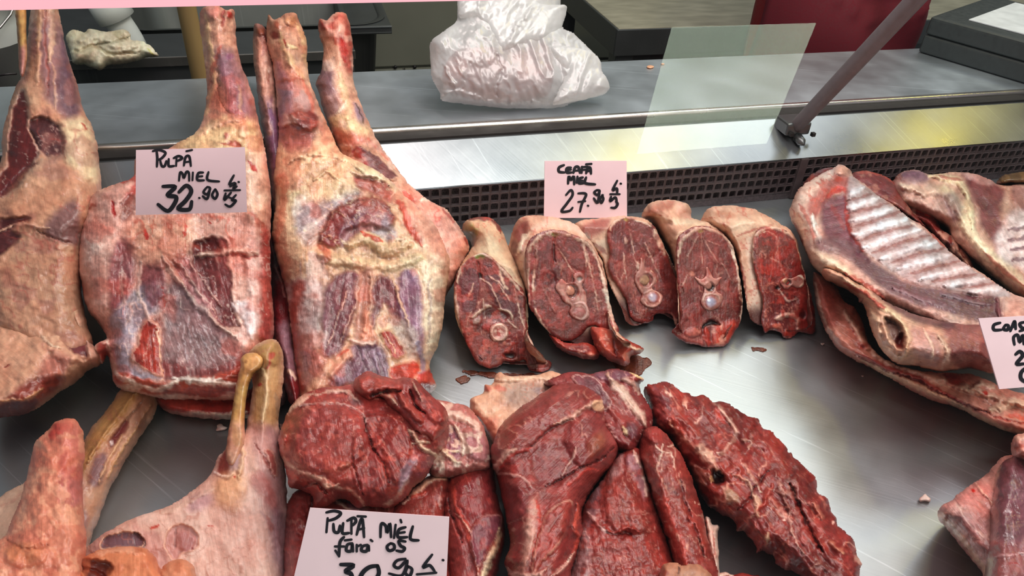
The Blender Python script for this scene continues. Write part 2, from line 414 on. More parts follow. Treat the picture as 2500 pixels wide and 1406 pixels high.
def profile_x(name, prof, xa, xb, mat, parent=None, smooth_=False, nx=1, **kw):
    """extrude a closed (Y,z) profile along X"""
    n = len(prof); v = []; f = []
    for i in range(nx + 1):
        x = xa + (xb - xa) * i / nx
        v += [(x, y, z) for y, z in prof]
    for i in range(nx):
        for j in range(n):
            a = i * n + j; b = i * n + (j + 1) % n
            f.append((a, b, b + n, a + n))
    f.append(tuple(range(n))[::-1]); f.append(tuple(range(nx * n, nx * n + n)))
    o = mesh_obj(name, v, f, MAT[mat], smooth_, None, **kw)
    bm = bmesh.new(); bm.from_mesh(o.data); bmesh.ops.recalc_face_normals(bm, faces=bm.faces); bm.to_mesh(o.data); bm.free()
    if parent is not None: adopt(o, parent)
    return o
def tube(name, path, rad, mat, parent=None, nseg=12, cap=True, flat=1.0, **kw):
    path = np.array(path, float); n = len(path); rad = np.broadcast_to(rad, (n,))
    v = []; f = []; prev = None
    for i in range(n):
        tg = path[min(i + 1, n - 1)] - path[max(i - 1, 0)]; tg /= np.linalg.norm(tg) + 1e-12
        if prev is None:
            up = np.array([0, 0, 1.]) if abs(tg[2]) < .9 else np.array([1., 0, 0])
        else: up = prev
        a = up - tg * (up @ tg); a /= np.linalg.norm(a); b = np.cross(tg, a); prev = a
        for k in range(nseg):
            th = 2 * math.pi * k / nseg; v.append(path[i] + rad[i] * (math.cos(th) * a * flat + math.sin(th) * b))
    for i in range(n - 1):
        for k in range(nseg):
            k2 = (k + 1) % nseg; f.append((i * nseg + k, i * nseg + k2, (i + 1) * nseg + k2, (i + 1) * nseg + k))
    if cap: f.append(tuple(range(nseg))[::-1]); f.append(tuple(range((n - 1) * nseg, n * nseg)))
    o = mesh_obj(name, v, f, MAT[mat], True, None, **kw)
    if parent is not None: adopt(o, parent)
    return o

YB = float(pix_z(1250, 545, 0)[1])                # back of the tray, 0.824
ZG = float(pix_Y(1250, 440, YB)[2])               # top of the air grille
XA, XB = -0.95, 1.75
case = empty('display_case', (0.3, 0.5, -0.02), 'refrigerated steel meat counter with black air grille and rear shelf', 'display case')
profile_x('tray_floor', [(-.02, -.012), (-.02, .012), (-.008, .012), (-.006, 0), (YB + .02, 0), (YB + .02, -.012)], XA, XB, 'tray_steel', case)
profile_x('tray_underside', [(-.01, -.3), (-.01, -.0125), (YB + .3, -.0125), (YB + .3, -.3)], XA, XB, 'dark_steel', case)
# air grille: front lattice with rounded square openings, dotted plate behind
def lattice(name, xa, xb, y, za, zb, nx, nz, mat, parent, fr=.76, th=.003):
    bm = bmesh.new(); cw = (xb - xa) / nx; ch = (zb - za) / nz; K = 12
    sq = []
    for k in range(K):
        a = 2 * math.pi * (k + .5) / K; c, s = math.cos(a), math.sin(a); e = .42
        sq.append((math.copysign(abs(c) ** e, c), math.copysign(abs(s) ** e, s)))
    cache = {}
    def V_(x, z, yy):
        k = (round(x, 5), round(z, 5), yy)
        if k not in cache: cache[k] = bm.verts.new((x, yy, z))
        return cache[k]
    for i in range(nx):
        for j in range(nz):
            cx = xa + (i + .5) * cw; cz = za + (j + .5) * ch
            inn = [(cx + u * cw * fr / 2, cz + v * ch * fr / 2) for u, v in sq]
            out = []
            for u, v in sq:
                m = max(abs(u), abs(v)); out.append((cx + u / m * cw / 2, cz + v / m * ch / 2))
            fi = [bm.verts.new((a, y, b)) for a, b in inn]; bi = [bm.verts.new((a, y + th, b)) for a, b in inn]
            fo = [bm.verts.new((a, y + .0006, b)) for a, b in out]
            for k in range(K):
                k2 = (k + 1) % K
                bm.faces.new((fo[k], fo[k2], fi[k2], fi[k])); bm.faces.new((fi[k], fi[k2], bi[k2], bi[k]))
    me = bpy.data.meshes.new(name); bm.to_mesh(me); bm.free(); me.materials.append(MAT[mat])
    o = bpy.data.objects.new(name, me); scene.collection.objects.link(o); adopt(o, parent); return o
xsplit = float(pix_Y(1935, 470, YB)[0]); zlow = ZG - .066 + .012
px = .0128
n1 = int((xsplit - .006 - XA) / px); n2 = int((XB - xsplit - .006) / px)
for xa, n in ((xsplit - .006 - n1 * px, n1), (xsplit + .006, n2)):
    g = lattice('air_grille', xa, xa + n * px, YB - .004, zlow, ZG - .001, n, 4, 'grille_plastic', case)
box_mesh('grille_joint', (xsplit - .006, YB - .006, .001), (xsplit + .006, YB + .001, ZG), 'grille_plastic', .001, parent=case)
box_mesh('perforated_plate', (XA, YB + .006, .0), (XB, YB + .009, ZG), 'grille_back', parent=case)
# dots on the plate behind
bm = bmesh.new(); random.seed(3)
for i in range(int((XB + .05) / .0036)):
    for j in range(14):
        x = -.05 + (i + .5 * (j % 2)) * .0036; z = zlow + .003 + j * .0038
        if z > ZG - .003: continue
        r = .0008; vs_ = [bm.verts.new((x + r * math.cos(a), YB + .0056, z + r * math.sin(a))) for a in (0, 1.26, 2.51, 3.77, 5.03)]
        bm.faces.new(vs_)
me = bpy.data.meshes.new('perforation'); bm.to_mesh(me); bm.free(); me.materials.append(MAT['black_gap'])
o = bpy.data.objects.new('perforation', me); scene.collection.objects.link(o); o['kind'] = 'stuff'; adopt(o, case)
box_mesh('grille_skirt', (XA, YB - .003, .0), (XB, YB + .002, zlow), 'grille_back', .0008, parent=case)
# sloping steel panel and shelf
YP = YB + .066; ZP = float(pix_Y(1250, 332, YP)[2])
profile_x('sloping_panel', [(YB - .004, ZG - .001), (YB - .005, ZG + .0015), (YP, ZP), (YP + .02, ZP), (YP + .02, ZP - .004), (YB, ZG - .003)], XA, XB, 'panel_steel', case)
ZL = .101; YL = float(pix_z(1250, 297, ZL)[1]); YR = float(pix_z(1250, 160, ZL)[1]); tl = .0095
profile_x('shelf_gap', [(YP + .004, ZP - .02), (YP + .004, ZL - .004), (YP + .1, ZL - .004), (YP + .1, ZP - .02)], XA, XB, 'black_gap', case)
arc = [(YL - .005 + .005 - .005 * math.sin(a), ZL - .005 + .005 * math.cos(a)) for a in np.linspace(0, math.pi / 2, 6)]
profile_x('shelf', [(YR, ZL)] + [(YL + .003, ZL)] + [(YL + .003, ZL - .01), (YR, ZL - .01)], XA, XB, 'ledge_steel', case)
_r = .0042; _nose = [(YL + .006, ZL - .0002), (YL + .006, ZL + .0008)] + [(YL + .0005 - _r * math.sin(t_), ZL + .0012 - _r + _r * math.cos(t_)) for t_ in np.linspace(0, math.pi / 2, 9)] + [(YL + .0005 - _r, ZL - .0095), (YL + .006, ZL - .0095)]
nose_ = profile_x('shelf_nosing', _nose, XA, XB, 'bright_steel', case, True)
nose_.data.shade_smooth(); bpy.context.view_layer.objects.active = nose_; nose_.data.set_sharp_from_angle(angle=.5)
profile_x('shelf_underside', [(YL + .01, -.3), (YL + .01, ZL - .0101), (YR - .006, ZL - .0101), (YR - .006, -.3)], XA, XB, 'dark_steel', case)

# lamp housing along the top front of the case
hz = pix_Y(0, 26, .43); hz2 = pix_Y(1150, 1, .43)
zl = float((hz[2] + hz2[2]) / 2)
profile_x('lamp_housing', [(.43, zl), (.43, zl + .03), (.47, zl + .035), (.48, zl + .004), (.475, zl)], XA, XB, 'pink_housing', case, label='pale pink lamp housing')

# glass support rod with its bracket
A_ = pix_plane(1945, 308, (0, YB + .03, 0), (0, 1, 0)); 
d0 = rays(2240, 0)
Btop = CAM + d0 * (.72 / 1.0) * 1.0
Btop = pix_Y(2262, -30, .70)
Bmid = A_ + (Btop - A_) * 1.35
tube('support_rod', [A_ + (A_ - Btop) * .01, A_ + (Btop - A_) * .02, A_ + (Btop - A_) * .5, Btop, Bmid], [.0085, .0098, .0102, .0102, .0102], 'grey_paint', case, 20)
kb = pix_Y(1950, 318, YB + .028)
br = box_mesh('rod_bracket', kb + [-.022, -.004, -.006], kb + [.016, .03, .012], 'dark_steel', .003, parent=case)
bs = pix_Y(1957, 347, YB + .012)
tube('bolt', [bs + [0, .012, .002], bs + [0, -.0, .0], bs + [0, -.006, -.001]], [.007, .0062, .002], 'dark_steel', case, 14)
for ux in (1932, 1985):
    q = pix_Y(ux, 328, YB + .02); box_mesh('screw', q - .0028, q + .0028, 'black_gap', .0006, parent=case)

# front glass pane
gp0 = CAM + (M3 @ np.array([0, 0, -1])) * .13
gn = np.array([0, -math.cos(math.radians(28)), math.sin(math.radians(28))])
gu = np.array([1., 0, 0]); gv = np.cross(gu, gn); gv = gv if gv[2] > 0 else -gv
m = bpy.data.materials.new('glass'); m.use_nodes = True; t = m.node_tree; t.nodes.clear()
o_ = t.nodes.new('ShaderNodeOutputMaterial'); mx = t.nodes.new('ShaderNodeMixShader'); tr = t.nodes.new('ShaderNodeBsdfTransparent'); gl = t.nodes.new('ShaderNodeBsdfGlossy')
gl.inputs['Roughness'].default_value = .0; fr_ = t.nodes.new('ShaderNodeFresnel'); fr_.inputs[0].default_value = 1.25
L(t, fr_.outputs[0], mx.inputs[0]); L(t, tr.outputs[0], mx.inputs[1]); L(t, gl.outputs[0], mx.inputs[2]); L(t, mx.outputs[0], o_.inputs[0]); MAT['glass'] = m
gc = gp0
gvs = []
for dn in (0, .0):
    for su, sv in ((-.9, -.24), (1.3, -.24), (1.3, .22), (-.9, .22)):
        gvs.append(gc + gu * su + gv * sv + gn * dn)
pane = mesh_obj('front_glass', gvs[:4], [(0, 1, 2, 3)], MAT['glass'], False); adopt(pane, case)

# light box whose mirror image shows in the front glass
def reflect(px_, py_):
    d = rays(px_, py_); d = d / np.linalg.norm(d); tt = ((gc - CAM) @ gn) / (d @ gn); h = CAM + d * tt
    return h, d - 2 * (d @ gn) * gn
E_ = bpy.data.materials.new('light_box_face'); E_.use_nodes = True; t = E_.node_tree; p_ = t.nodes['Principled BSDF']
p_.inputs['Base Color'].default_value = (.8, .8, .7, 1); p_.inputs['Emission Color'].default_value = (.80, .95, .72, 1); p_.inputs['Emission Strength'].default_value = 22
MAT['light_box_face'] = E_
lc, lr = reflect(1775, 215); Lp = lc + lr * 1.6; ln = -lr
cs_ = []
for a, b in ((1640, 66), (1993, 56), (1872, 350), (1555, 376)):
    h_, r_ = reflect(a, b); tt = ((Lp - h_) @ ln) / (r_ @ ln); cs_.append(h_ + r_ * tt)
back_ = [c - ln * .06 for c in cs_]
lb = empty('light_box', tuple(Lp), 'bright greenish white light box mirrored as a slanted quadrilateral in the front glass', 'lamp')
f1 = mesh_obj('lit_face', [c + ln * .001 for c in cs_], [(0, 1, 2, 3)], MAT['light_box_face'], False); adopt(f1, lb)
f2 = mesh_obj('box_body', cs_ + back_, [(0, 1, 2, 3), (4, 5, 6, 7), (0, 1, 5, 4), (1, 2, 6, 5), (2, 3, 7, 6), (3, 0, 4, 7)], MAT['scale_black'], False); adopt(f2, lb)

# two yellow lamps across the shop, mirrored in the sloping panel
pn = np.array([0, -(ZP - ZG), (YP - YB)]); pn /= np.linalg.norm(pn)
for ln_, (lx_, ly_), sz_, pw in (('left', (1510, 368), .09, 1.3), ('right', (2235, 312), .10, .9)):
    hp = pix_plane(lx_, ly_, (0, YB, ZG), pn); dd_ = (hp - CAM) / np.linalg.norm(hp - CAM); rr_ = dd_ - 2 * (dd_ @ pn) * pn
    lpos = hp + rr_ * 1.3
    lo = area('yellow_lamp', tuple(lpos), tuple(hp), sz_, sz_ * 1.3, pw, (1.0, .78, .12))
# ------------------------------------------------------------------ shop behind
FZ = -.85
box_mesh('floor', (-3, -1.5, FZ - .02), (4, 3.4, FZ), 'floor_tile', kind='structure')
box_mesh('wall_back', (-3, 3.3, FZ), (4, 3.4, 2.6), 'wall_tile', kind='structure')
# olive cabinet block behind (doors below the panel line)
def plane_pt(x, y, Y): return pix_Y(x, y, Y)
YC = 2.25
a = pix_Y(865, 14, YC); b = pix_Y(1480, 14, YC)
cab = empty('cabinet', (float(a[0] + b[0]) / 2, 2.1, FZ), 'olive grey steel cabinet behind the counter, between sink and work table', 'cabinet')
zc = float(pix_Y(1000, 158, YC)[2])
box_mesh('body', (a[0] - .01, YC + .002, FZ), (b[0] + .1, YC + .4, zc + .55), 'olive_cabinet', .004, parent=cab)
box_mesh('upper_panel', (a[0], YC - .01, zc), (b[0] + .1, YC + .003, zc + .5), 'olive_cabinet', .003, parent=cab)
xw = float(pix_Y(985, 170, YC)[0])
for xx0, xx1 in ((a[0], xw), (xw, xw + .30), (xw + .30, b[0] + .1)):
    if xx1 - xx0 > .02: box_mesh('door', (xx0 + .003, YC - .01, FZ + .05), (xx1 - .003, YC + .003, zc - .008), 'olive_cabinet', .003, parent=cab)
for x_ in (965, 1012):
    q = pix_Y(x_, 162, YC - .01); tube('knob', [q + [0, 0, 0], q + [0, -.008, 0]], [.004, .005], 'black_gap', cab, 8)
# sink unit on the left
zs = .0
q0 = pix_Y(180, 165, 1.55); zs = float(q0[2]); sx1 = float(pix_Y(868, 135, 1.55)[0])
sink = empty('sink', (0, 1.8, FZ), 'stainless steel sink unit with draining board behind the hanging legs', 'sink')
box_mesh('drainer', (-2.0, 1.55, zs), (sx1, 1.70, zs + .012), 'dark_steel', .003, parent=sink)
box_mesh('apron_front', (-2.0, 1.56, FZ), (sx1 - .003, 1.60, zs), 'dark_steel', .003, parent=sink)
box_mesh('rim', (-2.0, 1.548, zs - .004), (sx1, 1.553, zs + .014), 'bright_steel', .001, parent=sink)
box_mesh('back_panel', (-2.0, 2.05, zs - .3), (sx1, 2.08, zs + .6), 'dark_steel', .003, parent=sink)
box_mesh('side_panel', (sx1 - .012, 1.6, FZ), (sx1, 2.05, zs + .02), 'dark_steel', .003, parent=sink)
steel('basin_steel', '50534f', .5, .6)
# basin: rounded box hollow
def rrect(cx, cy, hx, hy, r, n=6):
    out = []
    for sx, sy, a0 in ((1, 1, 0), (-1, 1, 90), (-1, -1, 180), (1, -1, 270)):
        for k in range(n + 1):
            t_ = math.radians(a0 + 90 * k / n); out.append((cx + sx * (hx - r) + r * math.cos(t_), cy + sy * (hy - r) + r * math.sin(t_)))
    return out
def basin(name, cx, cy, hx, hy, z, depth, parent):
    v = []; f = []; rings = [(1.03, .0015), (1.0, .003), (.97, 0), (.93, -depth * .9), (.85, -depth)]
    base = rrect(0, 0, hx, hy, min(hx, hy) * .45); n = len(base)
    for s_, dz in rings: v += [(cx + x * s_, cy + y * s_, z + dz) for x, y in base]
    for i in range(len(rings) - 1):
        for j in range(n): f.append((i * n + j, i * n + (j + 1) % n, (i + 1) * n + (j + 1) % n, (i + 1) * n + j))
    f.append(tuple(range((len(rings) - 1) * n, len(rings) * n)))
    o = mesh_obj(name, v, f, MAT['basin_steel'], True); adopt(o, parent); return o
q = pix_Y(640, 90, 1.86)
basin('basin', float(q[0]), 1.87, .27, .15, zs + .012, .14, sink)
box_mesh('worktop', (-2.0, 1.70, zs), (float(q[0]) - .28, 2.05, zs + .012), 'dark_steel', .003, parent=sink)
box_mesh('worktop', (float(q[0]) + .28, 1.70, zs), (sx1, 2.05, zs + .012), 'dark_steel', .003, parent=sink)
# wooden post
w0 = pix_Y(492, 200, 1.30); w1 = pix_Y(452, 0, 1.30); dw = w1 - w0
tube('wooden_handle', [w0 - dw * 1.2, w0, w1, w1 + dw * .8], [.0145] * 4, 'wood', None, 14, label='pale wooden pole leaning behind the rear shelf', cat='pole')
# white bucket with lid at far left, pitcher on the sink
def lathe(name, rings, c, mat, parent=None, n=28, **kw):
    v = []; f = []
    for r, z in rings: v += [(c[0] + r * math.cos(2 * math.pi * k / n), c[1] + r * math.sin(2 * math.pi * k / n), c[2] + z) for k in range(n)]
    for i in range(len(rings) - 1):
        for k in range(n): f.append((i * n + k, i * n + (k + 1) % n, (i + 1) * n + (k + 1) % n, (i + 1) * n + k))
    f.append(tuple(range(n))[::-1]); f.append(tuple(range((len(rings) - 1) * n, len(rings) * n)))
    o = mesh_obj(name, v, f, MAT[mat], True, None, **kw)
    if parent is not None: adopt(o, parent)
    return o
bc = pix_Y(-30, 140, 1.32)
bk = empty('bucket', (float(bc[0]), 1.32, ZL + .0), 'white plastic bucket at the far left behind the leg with two bones', 'bucket')
lathe('body', [(.05, -.12), (.062, .05), (.066, .09), (.072, .09), (.072, .10), (.066, .105), (.067, .13), (.062, .13), (.058, -.1)], (bc[0], 1.32, ZL - .02), 'white_plastic', bk)
wb = np.array([bc[0], 1.32, ZL + .085])
tube('wire_handle', [wb + [.075 * math.cos(t_), -.075 * math.sin(t_), -.09 * math.sin(t_) * .7] for t_ in np.linspace(0, math.pi, 12)], .0018, 'bright_steel', bk, 6)
pc = pix_Y(296, 150, 1.62)
pa = pix_Y(318, 100, 1.63); pb = pix_Y(262, 10, 1.63); dd = (pb - pa)
pit = empty('bottle', tuple(pa), 'translucent white plastic bottle lying tilted behind the cleaning cloth', 'bottle')
tube('body', [pa - dd * .3, pa, pa + dd * .25, pa + dd * .5, pa + dd * .6, pa + dd * .62, pa + dd * 1.2], [.024, .026, .026, .025, .026, .036, .034], 'white_plastic', pit, 20)
# cables at left edge
for (x1, y1, x2, y2, x3, y3, y4) in ((-30, 190, 10, 182, 40, 180, 0), (-30, 205, 10, 214, 30, 218, 1)):
    pth = smooth(np.array([pix_Y(x1, y1, 1.2), pix_Y(x2, y2, 1.19), pix_Y(x3, y3, 1.2)]), False)
    tube('cable', pth, .0016, 'cable', None, 8, label='thin black cable at the left edge, ' + ('lower one' if y4 else 'upper one'), cat='cable')
# work table with cutting board
tz = .0
t1 = pix_z(1508, 72, tz - .0); 
table = empty('work_table', (float(t1[0]), float(t1[1]), FZ), 'steel butcher work table with pale cutting board top behind the bag', 'table')
bx0, by0 = float(t1[0]), float(t1[1]); bx1 = bx0 + 1.3; by1 = by0 + .48
box_mesh('board', (bx0 + .004, by0 + .004, tz - .012), (bx1, by1, tz + .001), 'board_white', .002, parent=table)
box_mesh('frame_rail', (bx0, by0, tz - .062), (bx1, by0 + .006, tz - .001), 'dark_steel', .002, parent=table)
box_mesh('frame_rail', (bx0, by0 + .006, tz - .062), (bx0 + .006, by1, tz - .001), 'dark_steel', .002, parent=table)
for lx, ly in ((bx0 + .01, by0 + .012), (bx1 - .06, by0 + .012), (bx0 + .01, by1 - .06), (bx1 - .06, by1 - .06)):
    box_mesh('leg', (lx, ly, FZ), (lx + .045, ly + .045, tz - .05), 'dark_steel', .003, parent=table)
box_mesh('lower_panel', (bx0 + .055, by0 + .05, FZ + .1), (bx1 - .06, by0 + .06, tz - .06), 'dark_steel', .002, parent=table)

# ------------------------------------------------------------------ butcher behind the counter
def skin_body(name, joints, edges, mat, parent=None, sub=2, root=0):
    me = bpy.data.meshes.new(name); me.from_pydata([tuple(j[0]) for j in joints], edges, []); o = bpy.data.objects.new(name, me); scene.collection.objects.link(o)
    md = o.modifiers.new('s', 'SKIN'); sd_ = me.skin_vertices[0].data
    for i, j in enumerate(joints): sd_[i].radius = j[1]; sd_[i].use_root = (i == root)
    md.use_smooth_shade = True; m2 = o.modifiers.new('d', 'SUBSURF'); m2.levels = sub; m2.render_levels = sub
    dg = bpy.context.evaluated_depsgraph_get(); me2 = bpy.data.meshes.new_from_object(o.evaluated_get(dg))
    o.modifiers.clear(); o.data = me2; me2.materials.clear(); me2.materials.append(MAT[mat]); me2.polygons.foreach_set('use_smooth', [True] * len(me2.polygons))
    if parent is not None: adopt(o, parent)
    return o
bp_ = pix_Y(2035, 60, 1.42); PX = float(bp_[0]); PY = 1.45
per = empty('person', (PX, PY, FZ), 'person in a dark red apron standing behind the counter, only the lap visible', 'person')
hipz = .10
J = [((PX, PY, hipz), (.17, .11)), ((PX, PY, hipz + .18), (.155, .105)), ((PX, PY + .01, hipz + .38), (.18, .11)), ((PX, PY + .01, hipz + .52), (.10, .08)), ((PX, PY, hipz + .60), (.055, .055)),
     ((PX, PY, hipz + .70), (.075, .09)), ((PX, PY, hipz + .80), (.07, .085)),
     ((PX - .09, PY, hipz - .12), (.09, .09)), ((PX - .1, PY, hipz - .48), (.062, .062)), ((PX - .1, PY + .01, FZ + .08), (.045, .045)), ((PX - .1, PY - .1, FZ + .035), (.045, .03)),
     ((PX + .09, PY, hipz - .12), (.09, .09)), ((PX + .1, PY, hipz - .48), (.062, .062)), ((PX + .1, PY + .01, FZ + .08), (.045, .045)), ((PX + .1, PY - .1, FZ + .035), (.045, .03)),
     ((PX - .19, PY, hipz + .50), (.06, .06)), ((PX - .25, PY + .04, hipz + .24), (.045, .045)), ((PX - .2, PY + .17, hipz + .1), (.032, .032)),
     ((PX + .19, PY, hipz + .50), (.06, .06)), ((PX + .25, PY + .04, hipz + .24), (.045, .045)), ((PX + .2, PY + .17, hipz + .1), (.032, .032))]
Ed = [(0, 1), (1, 2), (2, 3), (3, 4), (4, 5), (5, 6), (0, 7), (7, 8), (8, 9), (9, 10), (0, 11), (11, 12), (12, 13), (13, 14), (2, 15), (15, 16), (16, 17), (2, 18), (18, 19), (19, 20)]
skin_body('body', J, Ed, 'shirt_red', per)
# apron: curved cloth with folds in front of the body
v = []; f = []; nu, nv_ = 60, 60
for j in range(nv_):
    zz = -.42 + (.42 + .62) * j / (nv_ - 1)
    for i in range(nu):
        u = -1 + 2 * i / (nu - 1); hw = .20 - .03 * max(0, zz - .15)
        y = PY - .155 + .14 * abs(u) ** 2.4
        fold = .016 * math.sin(6 * u + 14 * (zz + .18 * u * u)) * math.exp(-((zz - .09 - .06 * u) / .10) ** 2) + .006 * math.sin(9 * u + 3 * zz)
        cz_ = .12 - .09 * (u + .3) + .14 * (u + .3) ** 2; crease = -.012 * math.exp(-((zz - cz_) / .006) ** 2) - .016 / (1 + math.exp((zz - cz_) / .012))
        v.append((PX + .01 + hw * u, y + fold + crease, zz))
for j in range(nv_ - 1):
    for i in range(nu - 1): a = j * nu + i; f.append((a, a + 1, a + nu + 1, a + nu))
ap = mesh_obj('apron', v, f, MAT['apron_red'], True); sm_ = ap.modifiers.new('t', 'SOLIDIFY'); sm_.thickness = .003; adopt(ap, per)
ap['label'] = 'dark red apron'

# ------------------------------------------------------------------ scale with box at the right end of the shelf
sc0 = pix_z(2240, 128, ZL); sc1 = pix_z(2520, 212, ZL)
sc0 = np.array(sc0); dirx = (sc1 - sc0); dirx[2] = 0; Ls = np.linalg.norm(dirx); dirx /= Ls; perp = np.array([-dirx[1], dirx[0], 0.])
if perp[1] < 0: perp = -perp
def obox(name, org, du, dv, lu0, lu1, lv0, lv1, z0, z1, mat, bevel, parent, **kw):
    bm = bmesh.new(); cs = []
    for z in (z0, z1):
        for a, b in ((lu0, lv0), (lu1, lv0), (lu1, lv1), (lu0, lv1)):
            cs.append(bm.verts.new(Vector(org * [1, 1, 0] + du * a + dv * b) + Vector((0, 0, z))))
    for q_ in ((0, 1, 2, 3), (4, 5, 6, 7), (0, 1, 5, 4), (1, 2, 6, 5), (2, 3, 7, 6), (3, 0, 4, 7)): bm.faces.new([cs[i] for i in q_])
    bmesh.ops.recalc_face_normals(bm, faces=bm.faces)
    if bevel: bmesh.ops.bevel(bm, geom=bm.edges[:], offset=bevel, segments=3, affect='EDGES', profile=.6)
    me = bpy.data.meshes.new(name); bm.to_mesh(me); bm.free(); me.materials.append(MAT[mat])
    for p_ in me.polygons: p_.use_smooth = False
    o = bpy.data.objects.new(name, me); scene.collection.objects.link(o)
    for k_, v_ in kw.items(): o[k_] = v_
    if parent is not None: adopt(o, parent)
    return o
scl = empty('equipment_case', tuple(sc0), 'dark grey green hard plastic case on the right end of the rear shelf', 'case')
obox('lower_shell', sc0, dirx, perp, 0, .52, 0, .26, ZL + .001, ZL + .032, 'scale_green', .005, scl)
obox('lid', sc0, dirx, perp, .0, .52, 0.0, .26, ZL + .033, ZL + .064, 'scale_green', .006, scl)
obox('clear_tape', sc0, dirx, perp, .235, .262, -.0006, .0, ZL + .036, ZL + .06, 'grey_paint', 0, scl)
pap = obox('paper_sheet', sc0, dirx, perp, .05, .50, .035, .24, ZL + .0645, ZL + .066, 'paper', 0, None, label='white paper sheet lying on the dark case', category='paper')
dv0 = sc0 + dirx * .285 + perp * .055
dvc = obox('black_device', sc0, dirx, perp, .275, .50, .06, .24, ZL + .067, ZL + .15, 'scale_black', .015, None, label='black plastic device standing on the paper sheet, cut by the right edge', category='device')
# ------------------------------------------------------------------ legs leaning over the shelf
LEG = (0.0, .33, .60)
FAT = 'dcc0a6'; FATP = 'e6cfc2'; FATY = 'd8be92'; MUS = '9c4340'; MUD = '6e2a30'; MUL = 'b85a50'; PUR = '8d6474'; PUL = 'a98592'; PNK = 'cf8f84'; RED = 'b8342c'; MEM = 'bfaab2'
SK = 'd2ab92'

# 1: far left leg with two shank bones
g1 = empty('leg_of_lamb', tuple(pix_z(110, 950, .01)), 'leg with dark exposed muscle and a bare shank bone at the far left', 'meat')
meat('leg_meat', "78,10 110,6 138,12 150,60 160,110 172,160 190,210 205,270 225,310 240,370 247,450 243,520 220,570 205,620 198,700 205,760 215,800 228,850 190,900 120,900 40,860 -40,800 -60,660 -60,500 0,400 5,330 20,270 35,220 55,180 60,130 70,70",
     .042, 70, 'c9a089', plane=(0.02, .33, .60), parent=g1, mat='skin', gam=1.28, seed=1, hn=2.2, ang=78, feats=[
    P('9a7a80', '80,60 150,60 175,170 200,260 170,290 120,250 90,160 75,120', 14, 0, .85),
    S_('d8b49c', '92,10 96,90 92,150 88,210', 9, 2.5), S_('d8b8a4', '124,10 128,80 120,150', 10, 2),
    S_('a8706a', '108,20 112,120 118,230', 4, -2.5), S_('765868', '150,90 168,190 178,260', 12, 1, .7), S_('cfae9c', '120,130 135,210 138,280', 4, 1.2, .7),
    P('6c5464', '140,150 165,160 190,260 175,280 150,250', 8, 1, .7),
    P('6a1c22', '52,215 68,250 72,300 98,360 80,400 60,440 30,470 5,480 -20,460 15,400 20,330 30,270', 6, -5, .95, fib=(100, .5), rim=('c8a898', 5, 1.5)),
    P('5a3038', '72,292 110,285 140,305 158,340 155,372 130,390 100,372 78,340', 6, -4, .95, rim=('c9a696', 5, 1.5)),
    V('c8b0a8', 26, .09, .6, 3, dh=.4, within='20,250 70,230 160,330 160,400 60,450 0,460'),
    P('d8ae94', '62,215 90,235 140,270 150,300 110,285 75,285', 9, 2, .9),
    P('e2d0b2', '150,300 205,290 235,370 238,440 215,440 180,410 155,385 160,340', 12, 3, .95), S_('b44438', '196,300 212,318', 5, 0, .8),
    S_('b89888', '60,455 80,420 110,395 150,385', 14, 1, .8), S_('6a3036', '0,478 50,420 90,400', 7, -2, .8), H(14, 1.2, 5, 20, 3),
    P('c69c84', '60,430 110,400 180,420 215,480 210,540 120,570 40,560 10,520 30,470', 22, 6, .8),
    P('7e5c62', '110,545 165,495 190,500 195,590 150,590 115,580', 12, 0, .8),
    P('5e1e26', '-20,545 60,530 70,540 30,560 50,580 0,620 -40,620', 5, -5, .95, fib=(10, .5)), S_('d8b4a0', '-10,570 40,548 80,552 120,556', 5, 2.5, .9),
    N('a87870', 60, .15, .25, .5, 2), S_('8a5850', '90,560 140,585 190,590', 3, -2.5, .7), V('b06058', 60, .05, .5, 6)])
meat('flap', "-60,560 0,568 40,600 80,640 120,690 150,745 170,790 205,820 232,848 248,870 243,892 215,905 190,930 150,955 110,985 60,1012 0,1020 -60,1035",
     .040, 60, 'cda18a', lift=.012, parent=g1, mat='skin', gam=1.22, seed=2, hn=3, ang=40, feats=[
    P('a08088', '40,690 80,700 140,760 130,800 70,790 30,740', 16, -1, .6), P('8a6870', '60,720 95,735 125,775 105,780 75,755', 8, -3, .75),
    S_('e0c4a8', '30,610 80,660 130,730 160,790 200,830', 7, 3), S_('e0c0aa', '0,700 60,760 110,830 150,850', 6, 2),
    P('6a2430', '150,825 185,822 215,838 212,880 190,872 170,850', 4, -5, .95), P('caa090', '215,800 235,850 240,880 222,880 212,840', 5, 3, .9),
    S_('dcae98', '120,850 170,875 235,885', 16, 3, .8), P('9a4a4a', '130,860 170,880 150,930 110,950 95,900', 14, -2, .6, fib=(70, .8)),
    P('8c2c26', '70,930 150,920 130,960 80,990 20,1000 0,990', 10, -2, .8, fib=(165, .8)), S_('d0a080', '0,980 60,975 110,950', 5, 2, .9), P('6a1a18', '0,990 90,975 60,1020 -20,1030', 6, -1, .9),
    S_('9c5048', '5,900 25,890', 3, -1), B('9a7058', 178, 788, 8, 6), S_('a87868', '100,680 104,700', 3, -1.5), V('b8786c', 70, .04, .5, 8), H(30, 1.5, 9)])
meat('fold', "60,600 90,580 150,570 190,590 205,640 200,720 212,800 190,815 165,790 140,740 110,690 80,640", .03, 40, 'd8b498', lift=.036, parent=g1, mat='skin', seed=4, feats=[
    S_('5c2a30', '118,695 140,712 158,715', 6, -5), S_('ecd0b8', '120,690 150,700 190,702', 4, 2.5), B('a08058', 178, 790, 9), H(26, 1.8, 2, 70, 3), N('c08c7c', 40, .1, .3, .6, 3)])
